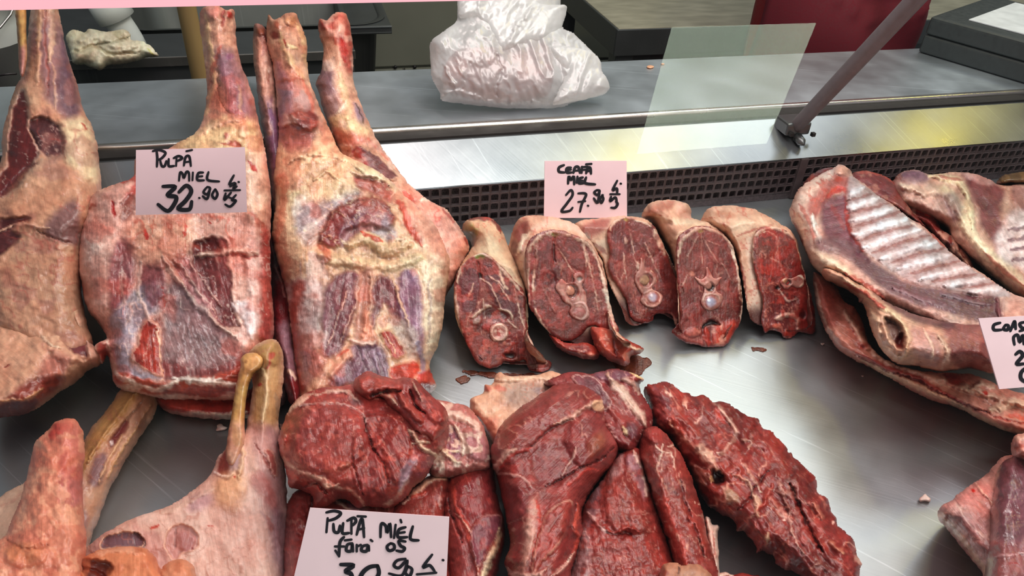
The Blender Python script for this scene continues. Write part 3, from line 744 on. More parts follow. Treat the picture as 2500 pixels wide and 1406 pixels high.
meat('tendon', "36,8 62,8 64,80 66,140 58,185 48,180 44,120 40,60", .010, 12, 'b48a58', plane=(0.09, .33, .60), parent=g1, mat='bone', seed=3, hn=.4, rag=1, feats=[N('8c5c44', 18, .1, .2, .6, 1, 90, 3), P('b88078', '46,120 64,120 60,190 48,190', 10)])

# 2: centre-left leg, opened flat
meat('leg_of_lamb', "490,25 510,14 530,12 552,24 572,24 575,60 578,110 590,160 610,210 622,250 632,300 645,350 655,420 662,500 660,600 663,700 668,780 665,830 645,860 622,900 606,945 598,976 500,978 400,974 330,960 285,945 272,905 262,868 252,888 238,880 228,860 236,838 262,824 240,790 215,760 200,700 192,640 195,580 205,540 215,500 232,470 255,460 290,445 325,430 335,380 400,368 440,345 480,322 500,270 505,200 497,130 488,70",
     .042, 62, 'd3a79b', plane=(.035, .33, .60), gam=1.3, seed=10, hn=2.2, ang=88, warp=7, flat=.92,
     label='opened leg with fanned muscles behind the larger price card, second leg from the left', cat='meat', feats=[
    P('c99a86', '490,25 570,25 580,120 625,260 640,340 560,330 490,300 505,200', 20, 0, .9, fib=(88, .3)),
    P('a47a80', '520,130 560,120 600,180 620,290 590,320 560,280 540,200', 14, 3, .85), P('8c6c7c', '530,150 560,140 580,200 600,280 570,280 550,220', 10, 1, .6),
    B('96607c', 560, 140, 14, 10, op=.6), S_('dcb694', '500,40 512,120 520,200 505,280', 9, 2, .8), S_('b86a5c', '540,110 520,160 508,230', 6, -1.5, .8), S_('8a6450', '530,150 532,200 536,250 560,275 590,280', 3, -1.5, .9), S_('9a7a68', '536,190 560,235', 2, 0, .7),
    B('b8483c', 560, 35, 14, 12, dh=3), B('d89c90', 520, 30, 22, 20, dh=4), S_('9c3c38', '545,25 540,60', 6, -3, .8), S_('caa890', '580,200 590,270', 5, 1, .6),
    P('d8ba96', '430,345 500,310 560,285 620,300 640,370 560,380 440,370', 14, 4, .9), H(22, 1.6, 3, 15, 2),
    B('e4cfb2', 596, 322, 16, 20, dh=3), S_('a83c30', '540,350 590,352', 7, -1, .8), S_('e2c0a6', '480,335 540,300 600,290', 6, 2.5, .8), B('c08070', 555, 330, 10, dh=2),
    P('e0bca8', '600,370 640,380 655,470 640,540 605,520', 12, 3, .85), S_('b42820', '606,392 626,418', 7, -1, .9), S_('c05a4c', '612,520 640,560 655,640', 10, 0, .6),
    P('d8b4aa', '205,500 260,460 335,430 335,500 290,560 270,700 240,780 205,720 195,600', 18, 4, .85), S_('a84038', '300,440 325,430 332,455 300,500', 12, -1, .8), S_('b03028', '275,495 282,530', 5, -1), S_('b04038', '215,508 232,500', 5, 0), P('8e6058', '292,500 325,470 332,510 300,540', 6, -2, .8),
    # muscle bellies below the card
    P('9a5a62', '280,600 325,580 330,650 320,760 300,880 280,820 268,720 270,640', 10, 3, .85, fib=(92, .6)), P('965662', '350,650 400,640 405,740 370,760 345,720', 9, 2, .8),
    P('e0b09a', '330,540 460,530 480,590 420,640 350,640 320,600', 20, 4, .75), S_('c83428', '352,560 364,585', 8, 0, .9), S_('c03c30', '455,545 452,580', 4, 0, .8), S_('b83c30', '505,540 512,545', 5, 0), V('c85c48', 50, .07, .6, 4, within='320,530 560,530 540,620 320,640'),
    P('7e3a3e', '470,590 545,580 560,620 575,760 590,800 570,805 520,780 480,680 468,630', 7, -1, .92, fib=(75, .9), rim=('dcb8ac', 7, 2)),
    P('b87c80', '430,640 470,640 530,770 560,830 480,810 420,740', 12, 1, .8, fib=(60, .9)), S_('e6ccc0', '395,620 440,690 500,760 580,830', 9, 3.5, .85), S_('dcb8b0', '420,630 480,700 530,770', 4, 2, .8), S_('dcb8b0', '450,620 500,690 540,750', 3, 1.5, .8),
    P('94797b', '410,700 470,720 540,800 600,870 590,900 500,915 400,925 395,800', 12, -1, .9, fib=(70, .7)),
    P('8e4644', '400,880 480,900 590,880 600,905 500,925 400,925', 14, 0, .8, fib=(80, 1.6)),
    P('8a3c38', '395,790 400,930 388,880 380,790', 6, -1, .7),
    *[S_('d8ccd0', '%d,785 %d,900' % (440 + i * 9, 430 + i * 25), 1.6, .4, .45) for i in range(7)],
    P('a9a2ae', '280,760 360,690 395,700 390,760 350,780 320,850 310,900 280,890 272,820', 10, 1, .9), P('c2bcc8', '300,880 330,900 390,925 300,915', 8),
    P('a63e2e', '362,782 388,800 392,860 388,918 340,895 316,872 335,840 345,800', 4, 2, .96, fib=(85, 1.2), rim=('dcb0a0', 4, 1)), S_('e0b8a4', '384,800 390,850 394,930', 3, 1.2), S_('d8a898', '360,840 345,890', 2, 0, .7),
    P('e3cdc8', '600,600 640,590 650,640 640,780 600,850 570,830 610,760', 9, 2, .6), P('b0504c', '640,560 662,600 665,820 640,840 635,740', 8, 1, .85, fib=(88, .5)),
    P('ecdcdc', '565,740 600,730 625,745 628,800 618,835 605,800 590,780', 4, 2, .9), S_('e8d0c4', '480,628 520,615 570,612 630,618', 11, 4, .95), S_('c05044', '560,620 630,628', 7, -1, .7), P('7c3838', '470,590 520,590 540,612 490,610', 6, -4, .9),
    # cut border along the bottom
    P('b9604e', '275,905 330,915 400,935 500,920 600,905 605,975 400,975 300,950', 5, 3, .95, fib=(5, 1.0)), S_('ecd8cc', '262,830 275,900 320,930 390,950 450,930 520,935 600,945', 10, 2.5, .95), S_('eee0d8', '420,925 480,930 540,925', 9, 2), S_('e8cfc4', '285,946 340,960 400,970 500,974 600,970', 9, 1.5, .8), N('ecd4c8', 26, .05, .12, .8, 5, 5, 3, within='280,930 400,950 600,920 600,975 400,975 300,960'),
    P('b4524c', '240,840 262,845 262,880 245,878', 4, -2, .9), S_('ecd8cc', '236,835 230,870 252,890 270,900', 4, 2),
    V('ecd6cc', 30, .05, .55, 13, 80, 2, dh=.4, within='210,520 650,540 640,860 600,900 280,860'), S_('d0a0a0', '300,600 318,680 300,780', 4, 1, .6), S_('e4ccc4', '345,640 340,720 372,790', 6, 1.5, .7), P('8a4248', '352,690 395,680 400,740 372,752', 8, 0, .7), S_('b8403a', '396,690 402,750', 4, 0, .6), V('e6ccc4', 90, .05, .6, 3, dh=.7, within='270,640 460,640 600,600 640,800 560,860 420,700 300,800'), N('c86c5c', 70, .2, .2, .4, 8)])

# red slab beneath it, and the dark piece between two legs
meat('meat_slab', "378,965 470,960 600,955 660,900 700,950 694,985 650,1012 600,1022 540,1024 450,1016 400,1000", .018, 20, '8c2c24', lift=0, seed=12,
     label='thin red slab with a white fat rim lying beneath the opened leg', cat='meat', feats=[
    S_('dccab8', '390,1000 450,1012 540,1020 640,1014 690,985', 7, 1, .95), S_('dccab8', '440,1008 540,1012 600,1008', 8, 1, .8), P('8c7c7c', '640,900 700,950 694,985 650,1012 640,980', 10, 0, .8), N('b0463a', 30, .1, .2, .6, 3, 0, 3)])
meat('meat_strip', "650,560 690,620 706,660 716,720 722,860 738,960 730,1000 708,985 690,930 680,880 660,820 655,700", .03, 28, '7a2228', lift=0, seed=14,
     label='dark red strip wedged between the two big opened legs', cat='meat', feats=[
    S_('c89088', '672,650 690,700 706,740', 5, 2, .8), P('93707a', '680,800 716,790 725,900 700,920', 12, 2, .8), S_('e0beb0', '700,905 716,912 722,925', 6, 2), S_('b84a44', '700,920 710,985', 8, 1, .8), N('9c3a3c', 30, .1, .2, .7, 2, 80, 3)])

# 3: big front leg in the middle
meat('leg_of_lamb', "650,98 652,60 656,36 668,48 684,42 700,32 722,34 734,58 748,100 750,150 756,200 772,240 790,280 810,325 835,372 900,405 948,436 985,475 1040,520 1075,575 1098,640 1088,720 1080,800 1066,850 1048,890 1060,925 1062,950 1000,985 900,1000 800,1000 735,995 722,930 716,860 708,790 702,730 690,680 672,620 664,560 672,500 668,440 672,400 680,330 676,260 672,200 664,150",
     .047, 70, 'd8b79c', plane=(.012, .33, .60), gam=1.28, seed=20, hn=2.4, ang=88, warp=7, flat=.95,
     label='large opened leg with yellow fat and purple muscles, in the middle of the counter', cat='meat', feats=[
    P('c8a08c', '650,40 735,40 750,160 800,310 700,330 672,200', 16, 0, .8, fib=(82, .5)), P('8f7890', '674,155 690,160 708,200 716,260 740,300 720,330 690,320 676,240', 10, 3, .85), P('a88c94', '690,210 740,210 780,290 760,320 700,320', 16, 3, .6),
    S_('d8bc98', '680,80 700,140 740,190', 9, 2, .8), S_('d8b894', '720,50 738,100 745,160', 8, 2, .8), S_('9c6050', '676,205 700,196 730,192 742,198', 3, 1.5, .9), B('b0705c', 672, 60, 12, 14, dh=3), B('caa484', 710, 50, 18, 16, dh=5), B('96453c', 668, 85, 12, 14, dh=-3), S_('e2ccaa', '700,105 725,118', 6, 2.5), S_('c87a68', '740,200 760,250 770,300', 7, 1, .7), S_('a84c40', '690,95 700,110', 4), V('8c4c40', 24, .08, .5, 3, within='650,40 735,40 740,110 665,130'),
    P('8a3830', '708,272 735,268 768,272 778,290 768,312 745,315 720,295 712,282', 4, 6, .95, fib=(10, .4)), S_('7c2c28', '680,316 712,304 730,306', 8, 5, .95), P('c8b4ac', '690,282 720,282 730,300 690,312', 5, 2, .9), P('9c5c60', '685,320 745,318 770,330 750,370 700,375', 10, -1, .8, fib=(95, .4)), S_('a87880', '690,348 745,352', 2, 1),
    P('d8c0a2', '690,390 760,370 840,380 930,420 960,460 900,520 760,520 690,470', 20, 4, .9), H(30, 2.2, 8), S_('e4d2b4', '700,400 760,378 830,385 920,430 955,455', 8, 4, .9), S_('e4d0ae', '770,440 800,420 830,445', 5, 3), S_('c87860', '665,470 690,430 690,520 675,590', 14, 1, .6),
    P('9c4c46', '868,430 930,440 962,470 950,490 900,475 870,450', 6, -2, .9, fib=(15, .8)), S_('e0c4b0', '850,420 930,430 965,455 960,480', 6, 3, .9),
    P('a89ca6', '730,500 800,490 860,470 880,480 800,540 760,600 725,560', 14, 0, .8, fib=(150, .6)), N('e8dcd4', 30, .05, .15, .6, 4, 150, 3, within='720,490 860,460 880,500 760,600'),
    P('944848', '785,590 800,545 840,505 890,490 940,500 968,530 950,560 900,545 850,560 820,600', 7, 5, .95, fib=(150, .5)), S_('7a3430', '783,590 796,545 836,505 886,488 940,498 965,525', 7, 3, .9), P('8c6474', '830,560 870,520 920,520 945,545 900,560 860,590 830,600', 8, 1, .8), P('a49aa2', '900,530 940,520 970,570 950,590 910,570', 8, 2, .8),
    S_('e2c8a8', '850,600 900,585 950,610 1000,600', 26, 6, .9), S_('e6d0b0', '780,620 860,640 950,650 1030,630', 20, 4, .8), S_('c85c44', '880,570 935,590', 6, 1, .9), S_('c86048', '780,600 800,620 790,640', 12, 2, .6), S_('e8d4bc', '960,590 990,580 985,600', 6, 3), V('ecdcc0', 24, .06, .6, 17, 20, 2, dh=.5, within='680,400 980,400 1040,640 700,640'), S_('c8584a', '676,640 700,700 716,760', 8, 0, .6), V('d8c8c8', 22, .07, .6, 19, 80, 2, dh=.3, within='730,640 1040,660 1040,880 740,900'), V('c88c74', 46, .06, .6, 7, within='680,400 1040,400 1080,640 700,660'),
    S_('c84434', '972,490 990,520 1000,555 1030,600', 12, 1, .8), P('d8a898', '990,480 1050,520 1090,600 1090,660 1040,600 1010,560', 12, 2, .8),
    B('b03a28', 1060, 668, 6, 8),
    # fan of purple muscles
    P('7e4a5a', '800,700 850,660 880,680 860,780 830,860 790,865 785,800', 8, 3, .9, fib=(100, .9)), P('7c3f4c', '912,690 960,680 985,780 970,790 940,740 915,800 905,760', 8, 2, .9, fib=(85, .9)), P('8f6c86', '980,665 1020,670 1035,790 1030,880 990,800 970,740', 8, 3, .9, fib=(85, .6)),
    P('b88c80', '865,690 905,650 910,700 905,780 880,830 862,830 870,760', 8, 1, .85, fib=(95, .7)), S_('d8b8a4', '905,650 905,720 895,790 885,830', 5, 2.5, .85), S_('dcc0a8', '960,670 975,730 1000,800', 4, 2.5, .85), S_('dcbcae', '850,700 820,790 800,850', 3, 1.5, .7), S_('d8b8a8', '880,700 850,780 830,840', 3, 1.5, .7),
    P('d89a84', '893,740 908,790 920,830 910,845 880,840 885,800', 6, 3, .9), P('a8929e', '700,690 790,690 790,760 775,850 740,870 720,800', 16, 0, .65), N('e2d4d0', 30, .15, .15, .6, 9, 80, 2, within='700,640 800,640 790,880 720,880'),
    P('b45040', '715,700 745,695 730,760 730,860 740,960 722,940 712,820', 8, 1, .8, fib=(88, .5)), S_('e8c8b0', '705,720 712,820 724,930', 3, 2), P('9a6470', '735,860 790,870 780,960 745,985', 10, 1, .7, fib=(80, .8)),
    P('7c6074', '858,845 910,835 940,860 955,940 890,935 800,940 830,880', 8, 3, .9, fib=(70, 1.3)), S_('e0c4b8', '850,832 890,840 920,830', 6, 2.5), *[S_('b8a4b4', '%d,850 %d,930' % (870 + i * 10, 820 + i * 26), 2, .7, .6) for i in range(6)],
    P('ae4232', '930,815 955,812 985,845 990,865 965,872 950,860', 4, 2, .95, fib=(60, 1), rim=('d8b090', 3, 1)), S_('e0b898', '945,820 965,860', 2, .6), P('b84a38', '955,895 1015,880 1025,900 1015,925 970,940', 5, 2, .95, fib=(10, .8), rim=('dca890', 3, 1)),
    P('b8a8a0', '955,780 1010,800 1030,860 1010,880 985,850', 10, 0, .8), S_('a098a8', '1020,830 1035,880 1028,930', 9, 1, .9),
    P('e6dcc8', '1040,640 1085,640 1080,790 1060,850 1040,870 1035,760', 12, 4, .8), S_('a89a98', '1045,680 1050,780 1045,840', 5, -2, .6),
    P('e0b8a0', '740,960 800,880 850,850 860,870 830,900 800,940 760,990 730,995', 9, 3, .9), S_('c05c48', '820,870 850,855', 8, 1, .8), P('c04c40', '1020,920 1055,905 1062,945 1030,960', 5, 3, .9), N('c47868', 60, .2, .2, .45, 7)])

# shank of another leg behind it on the left
meat('leg_of_lamb', "620,66 636,60 650,72 662,100 676,200 690,330 700,420 690,520 668,520 660,440 650,380 636,290 626,210 618,140",
     .032, 26, 'b88a80', plane=(0.0, .33, .60), gam=1.35, seed=24, ang=88, mat='meat', label='narrow shank squeezed behind the middle leg, left of it, with a torn brown end', cat='meat', feats=[
    S_('dcae9c', '630,90 640,200 660,320', 8, 2, .7), P('86688c', '636,250 670,250 690,400 668,420 650,340', 12, 1, .8), S_('8c4c3c', '655,165 660,205', 6, -2, .9), S_('7a3c34', '640,76 652,100', 8, 2), B('a86c58', 634, 74, 12, 12, dh=4), S_('5c4440', '636,230 650,262 666,262', 2, .5), S_('b43a34', '634,192 636,185', 4), N('d8b4a4', 24, .1, .2, .6, 4, 85, 3)])

# 4: right hand rear leg
meat('leg_of_lamb', "776,72 780,45 798,50 815,32 838,29 852,50 860,100 862,170 868,215 885,262 905,310 930,355 965,405 1000,450 1050,490 1090,512 1116,545 1146,602 1128,650 1092,716 1062,740 1000,760 930,600 860,450 800,300 775,220 770,205 784,170 790,120",
     .036, 55, 'd3a792', plane=(-.008, .33, .60), gam=1.25, seed=28, ang=70, label='leg with a red shank end, rightmost of the legs leaning on the shelf', cat='meat', feats=[
    P('b04a44', '780,45 800,50 838,30 860,80 862,170 845,170 830,110 790,80', 10, 1, .8, fib=(85, .4)), S_('b02c24', '832,90 842,150', 9, -1, .8), B('d8a090', 830, 60, 16, 22, dh=3, op=.7), B('9c3c38', 790, 62, 12, 12, dh=2), B('6c4438', 814, 142, 4), S_('c87c6c', '818,70 820,110', 5, 1),
    P('846874', '776,160 800,150 815,180 812,225 790,232 772,212', 9, 4, .9), P('9a8088', '790,220 820,210 830,270 800,290 785,260', 10, 2, .7), S_('d8bc9c', '830,180 845,230 850,290', 12, 2.5, .8), S_('dcc8b4', '850,240 820,280', 4, 2, .8), P('8d7c90', '862,250 885,270 893,310 875,300', 7, 2, .8), S_('b44438', '868,195 876,225', 5, 1), S_('5c4438', '868,250 890,300', 2),
    P('e0cca8', '800,300 840,280 900,310 900,330 850,335', 12, 4, .9), P('c88074', '810,320 870,320 900,350 850,360', 12, 2, .7), S_('e4c0b0', '825,355 860,358 850,380', 7, 3),
    P('7c3c3c', '852,372 875,358 920,380 960,415 972,435 930,440 890,415 860,395', 5, 4, .95, fib=(35, .5), rim=('e0b8a0', 4, 2)), P('a83c30', '848,372 880,360 900,400 870,400', 8, 0, .7), S_('c87868', '900,340 960,400 1000,440', 6, 1.5, .8), 
    P('d8a294', '1000,460 1090,520 1140,600 1100,700 1060,600 1020,520', 18, 3, .9), H(34, 2, 6), S_('c04c40', '985,470 1020,540 1040,590', 14, -1, .7), V('c8483c', 50, .07, .7, 9, within='960,470 1080,520 1060,620 980,560'), S_('e8ccba', '1000,450 1050,480 1080,500', 5, 3), S_('e8c8b8', '1020,490 1050,488 1060,495', 5, 3), S_('a8443c', '1080,512 1120,560 1145,602', 5, 1, .8), N('e4c4b6', 40, .1, .2, .6, 8)])
# ------------------------------------------------------------------ five sawn necks in a row
GEN = lambda sd: [V('cfa698', 34, .05, .75, sd, 85, 1.8, dh=.3), V('c89488', 17, .06, .5, sd + 4, 80, 1.5, dh=.2), N('6a2c2e', 22, .12, .15, .55, sd + 2, 85, 2), N('b0645a', 30, .2, .2, .4, sd + 6)]
def neck(label, face, body, yb, xb, ff, bf, T=.046, seed=0, vert=None, vf=(), slope=1.15, bodycol='d3b09a', extra=None):
    Y0 = float(pix_z(xb, yb, .002)[1]); pl = (.002, slope, Y0)
    g = empty('lamb_neck', tuple(pix_z(xb, yb, .0)), label, 'meat', 'sawn necks in a row')
    fp = pts(face); bp = pts(body); cf = fp.mean(0)
    bp = [list(cf + (q_ - cf) * (.86 if q_[1] > cf[1] + 30 else 1)) for q_ in bp]
    meat('neck_body', bp, T, 60, bodycol, plane=TRAY, parent=g, seed=seed, cut=pl, k=.85, mat='skin', feats=list(bf) + [P('54201e', [[xb - 140, yb - 62], [xb + 140, yb - 75], [xb + 160, yb + 60], [xb - 160, yb + 60]], 22, 0, .95)], ang=60, hn=2.2)  # dark foot patch paints the shaded gap under the face into the colour
    meat('cut_face', face, .0035, 9, '8b443e', plane=pl, lift=-.001, parent=g, seed=seed + 1, feats=GEN(seed) + list(ff), gam=1.26, hn=1.6, rag=2.5, warp=4, s=2.4, zmin=.0015)
    if vert: meat('vertebra', vert, .003, 6, 'b98a80', plane=pl, lift=.0035, parent=g, seed=seed + 2, feats=vf, hn=.8, rag=1.5, warp=2, s=2, mat='bone', zmin=.002)
    if extra: extra(g, pl)
    return g
rimc = 'd9bfae'
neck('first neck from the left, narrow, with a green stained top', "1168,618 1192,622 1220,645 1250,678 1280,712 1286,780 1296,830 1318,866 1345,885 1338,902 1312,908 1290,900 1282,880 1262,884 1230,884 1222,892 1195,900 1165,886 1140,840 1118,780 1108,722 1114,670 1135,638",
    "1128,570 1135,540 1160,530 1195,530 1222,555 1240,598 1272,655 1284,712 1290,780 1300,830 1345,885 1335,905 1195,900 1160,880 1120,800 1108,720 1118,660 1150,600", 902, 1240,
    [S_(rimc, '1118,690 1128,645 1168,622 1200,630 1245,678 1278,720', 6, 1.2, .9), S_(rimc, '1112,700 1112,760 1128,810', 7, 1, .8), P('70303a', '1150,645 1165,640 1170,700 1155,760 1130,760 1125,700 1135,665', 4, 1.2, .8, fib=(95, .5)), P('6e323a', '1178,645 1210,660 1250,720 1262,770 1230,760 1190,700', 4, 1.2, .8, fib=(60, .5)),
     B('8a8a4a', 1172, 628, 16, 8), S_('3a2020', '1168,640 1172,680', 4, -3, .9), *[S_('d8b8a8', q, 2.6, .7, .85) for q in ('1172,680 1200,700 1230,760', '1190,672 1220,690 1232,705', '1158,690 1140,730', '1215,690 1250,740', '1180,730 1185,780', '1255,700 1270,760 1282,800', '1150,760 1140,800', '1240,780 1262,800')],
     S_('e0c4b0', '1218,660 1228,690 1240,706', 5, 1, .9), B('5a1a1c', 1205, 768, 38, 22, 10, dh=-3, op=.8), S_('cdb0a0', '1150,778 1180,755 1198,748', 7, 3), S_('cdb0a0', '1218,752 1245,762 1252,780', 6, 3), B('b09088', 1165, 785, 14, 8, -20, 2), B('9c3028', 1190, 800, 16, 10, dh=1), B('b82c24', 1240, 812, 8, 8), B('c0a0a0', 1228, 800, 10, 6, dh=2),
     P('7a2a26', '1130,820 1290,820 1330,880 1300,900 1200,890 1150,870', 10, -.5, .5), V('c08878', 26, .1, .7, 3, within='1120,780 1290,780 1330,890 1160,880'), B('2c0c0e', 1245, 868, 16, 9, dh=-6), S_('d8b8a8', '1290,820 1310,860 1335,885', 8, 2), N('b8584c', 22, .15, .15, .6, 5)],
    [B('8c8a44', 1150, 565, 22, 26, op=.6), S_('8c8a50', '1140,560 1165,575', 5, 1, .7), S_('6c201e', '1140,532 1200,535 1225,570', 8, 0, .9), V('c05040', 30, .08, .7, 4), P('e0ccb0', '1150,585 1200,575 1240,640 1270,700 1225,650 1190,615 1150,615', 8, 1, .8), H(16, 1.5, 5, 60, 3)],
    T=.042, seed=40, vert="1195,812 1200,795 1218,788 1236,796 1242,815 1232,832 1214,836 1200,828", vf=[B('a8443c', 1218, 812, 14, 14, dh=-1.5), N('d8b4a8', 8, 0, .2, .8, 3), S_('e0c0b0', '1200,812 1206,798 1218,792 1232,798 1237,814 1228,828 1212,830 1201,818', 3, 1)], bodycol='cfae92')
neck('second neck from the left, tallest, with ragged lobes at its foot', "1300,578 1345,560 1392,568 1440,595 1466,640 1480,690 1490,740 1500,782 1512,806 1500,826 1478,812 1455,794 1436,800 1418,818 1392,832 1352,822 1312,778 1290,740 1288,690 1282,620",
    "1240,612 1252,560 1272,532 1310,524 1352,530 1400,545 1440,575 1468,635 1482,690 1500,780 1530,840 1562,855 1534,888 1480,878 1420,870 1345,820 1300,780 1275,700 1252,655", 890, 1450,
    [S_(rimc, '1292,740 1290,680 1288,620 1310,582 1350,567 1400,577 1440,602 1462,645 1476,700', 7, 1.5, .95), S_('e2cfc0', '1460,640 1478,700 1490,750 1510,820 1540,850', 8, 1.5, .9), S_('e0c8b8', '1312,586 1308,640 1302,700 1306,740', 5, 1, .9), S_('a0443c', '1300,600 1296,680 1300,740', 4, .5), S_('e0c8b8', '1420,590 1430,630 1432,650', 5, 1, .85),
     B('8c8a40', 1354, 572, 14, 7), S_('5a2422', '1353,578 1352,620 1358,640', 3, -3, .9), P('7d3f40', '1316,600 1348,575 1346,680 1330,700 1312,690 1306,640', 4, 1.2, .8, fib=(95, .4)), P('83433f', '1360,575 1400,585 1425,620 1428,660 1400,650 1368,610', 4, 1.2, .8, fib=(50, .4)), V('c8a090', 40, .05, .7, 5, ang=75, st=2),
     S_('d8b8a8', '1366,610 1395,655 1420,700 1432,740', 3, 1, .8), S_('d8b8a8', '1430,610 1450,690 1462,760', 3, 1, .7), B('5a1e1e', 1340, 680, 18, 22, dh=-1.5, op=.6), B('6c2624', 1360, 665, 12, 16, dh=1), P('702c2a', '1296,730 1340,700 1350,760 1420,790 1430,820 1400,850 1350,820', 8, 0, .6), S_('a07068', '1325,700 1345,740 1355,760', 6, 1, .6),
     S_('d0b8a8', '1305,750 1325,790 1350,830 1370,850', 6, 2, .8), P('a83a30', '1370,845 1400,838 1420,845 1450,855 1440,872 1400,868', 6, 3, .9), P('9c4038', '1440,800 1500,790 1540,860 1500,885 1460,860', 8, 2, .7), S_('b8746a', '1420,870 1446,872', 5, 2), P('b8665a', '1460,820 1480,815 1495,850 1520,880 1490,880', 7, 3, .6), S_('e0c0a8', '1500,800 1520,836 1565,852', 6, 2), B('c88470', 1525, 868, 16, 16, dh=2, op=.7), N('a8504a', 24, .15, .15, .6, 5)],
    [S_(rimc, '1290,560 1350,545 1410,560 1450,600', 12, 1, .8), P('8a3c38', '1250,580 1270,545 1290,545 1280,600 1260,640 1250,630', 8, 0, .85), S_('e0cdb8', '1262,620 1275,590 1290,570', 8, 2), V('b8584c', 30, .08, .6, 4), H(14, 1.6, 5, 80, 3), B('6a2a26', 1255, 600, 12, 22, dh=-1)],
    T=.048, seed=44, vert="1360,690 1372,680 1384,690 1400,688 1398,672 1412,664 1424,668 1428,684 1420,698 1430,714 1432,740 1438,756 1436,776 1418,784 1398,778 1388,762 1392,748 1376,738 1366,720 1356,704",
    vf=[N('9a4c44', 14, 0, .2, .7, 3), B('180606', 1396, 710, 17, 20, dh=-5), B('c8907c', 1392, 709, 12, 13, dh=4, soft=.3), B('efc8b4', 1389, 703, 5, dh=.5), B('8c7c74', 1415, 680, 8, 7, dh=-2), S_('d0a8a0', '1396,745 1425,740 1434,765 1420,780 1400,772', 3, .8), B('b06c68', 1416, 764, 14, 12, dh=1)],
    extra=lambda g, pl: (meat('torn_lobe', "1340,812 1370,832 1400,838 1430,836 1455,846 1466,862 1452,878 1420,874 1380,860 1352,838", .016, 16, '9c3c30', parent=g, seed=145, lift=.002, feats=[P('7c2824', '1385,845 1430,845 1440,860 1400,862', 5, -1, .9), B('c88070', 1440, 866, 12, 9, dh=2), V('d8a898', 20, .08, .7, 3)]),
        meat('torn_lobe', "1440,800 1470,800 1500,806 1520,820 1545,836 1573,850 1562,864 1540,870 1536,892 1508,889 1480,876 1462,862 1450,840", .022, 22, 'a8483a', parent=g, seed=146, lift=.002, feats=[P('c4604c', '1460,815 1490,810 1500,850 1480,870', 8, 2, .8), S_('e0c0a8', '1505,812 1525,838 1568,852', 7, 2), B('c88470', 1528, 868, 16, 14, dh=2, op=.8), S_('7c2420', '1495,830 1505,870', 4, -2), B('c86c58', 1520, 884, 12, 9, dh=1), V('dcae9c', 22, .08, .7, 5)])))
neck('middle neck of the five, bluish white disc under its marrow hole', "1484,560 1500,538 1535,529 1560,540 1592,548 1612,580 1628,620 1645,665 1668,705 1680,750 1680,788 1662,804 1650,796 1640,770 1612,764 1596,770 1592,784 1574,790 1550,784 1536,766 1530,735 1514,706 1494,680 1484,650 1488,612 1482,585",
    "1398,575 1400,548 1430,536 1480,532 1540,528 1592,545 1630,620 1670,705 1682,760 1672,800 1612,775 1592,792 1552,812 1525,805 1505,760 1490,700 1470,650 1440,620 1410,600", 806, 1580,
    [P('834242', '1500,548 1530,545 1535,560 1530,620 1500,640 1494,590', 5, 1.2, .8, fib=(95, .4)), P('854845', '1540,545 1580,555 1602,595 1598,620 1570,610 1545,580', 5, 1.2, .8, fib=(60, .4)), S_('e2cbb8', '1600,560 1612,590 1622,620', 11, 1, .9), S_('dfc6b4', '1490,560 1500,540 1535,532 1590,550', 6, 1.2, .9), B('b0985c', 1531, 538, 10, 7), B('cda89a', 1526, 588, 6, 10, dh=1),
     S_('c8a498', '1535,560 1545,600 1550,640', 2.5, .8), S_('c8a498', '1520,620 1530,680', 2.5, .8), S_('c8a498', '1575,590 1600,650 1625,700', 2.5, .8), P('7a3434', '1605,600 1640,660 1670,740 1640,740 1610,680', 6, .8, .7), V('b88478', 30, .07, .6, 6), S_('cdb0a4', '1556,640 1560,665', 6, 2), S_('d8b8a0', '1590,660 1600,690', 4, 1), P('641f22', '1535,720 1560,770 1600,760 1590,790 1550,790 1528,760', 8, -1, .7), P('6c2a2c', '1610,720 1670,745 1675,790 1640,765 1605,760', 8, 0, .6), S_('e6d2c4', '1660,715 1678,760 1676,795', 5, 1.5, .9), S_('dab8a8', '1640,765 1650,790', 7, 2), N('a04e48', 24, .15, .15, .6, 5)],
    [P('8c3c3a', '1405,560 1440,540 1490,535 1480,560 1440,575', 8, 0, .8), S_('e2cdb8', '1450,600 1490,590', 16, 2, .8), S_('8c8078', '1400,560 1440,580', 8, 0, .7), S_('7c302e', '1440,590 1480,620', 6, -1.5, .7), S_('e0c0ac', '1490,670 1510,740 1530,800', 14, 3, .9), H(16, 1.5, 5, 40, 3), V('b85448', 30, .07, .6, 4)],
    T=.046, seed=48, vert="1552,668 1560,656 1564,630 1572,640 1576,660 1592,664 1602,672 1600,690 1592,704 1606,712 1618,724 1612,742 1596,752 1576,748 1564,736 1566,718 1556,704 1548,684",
    vf=[N('9a4840', 12, 0, .2, .6, 3), B('1c0808', 1578, 684, 18, 17, dh=-5), B('b89478', 1574, 683, 13, 14, dh=4.5, soft=.3), S_('d0a89c', '1572,716 1596,708 1614,724 1604,746 1580,746 1568,730', 3, 1), B('c4c4da', 1594, 726, 15, 14, dh=2, soft=.7), B('eef0fa', 1592, 722, 5, dh=.5)])
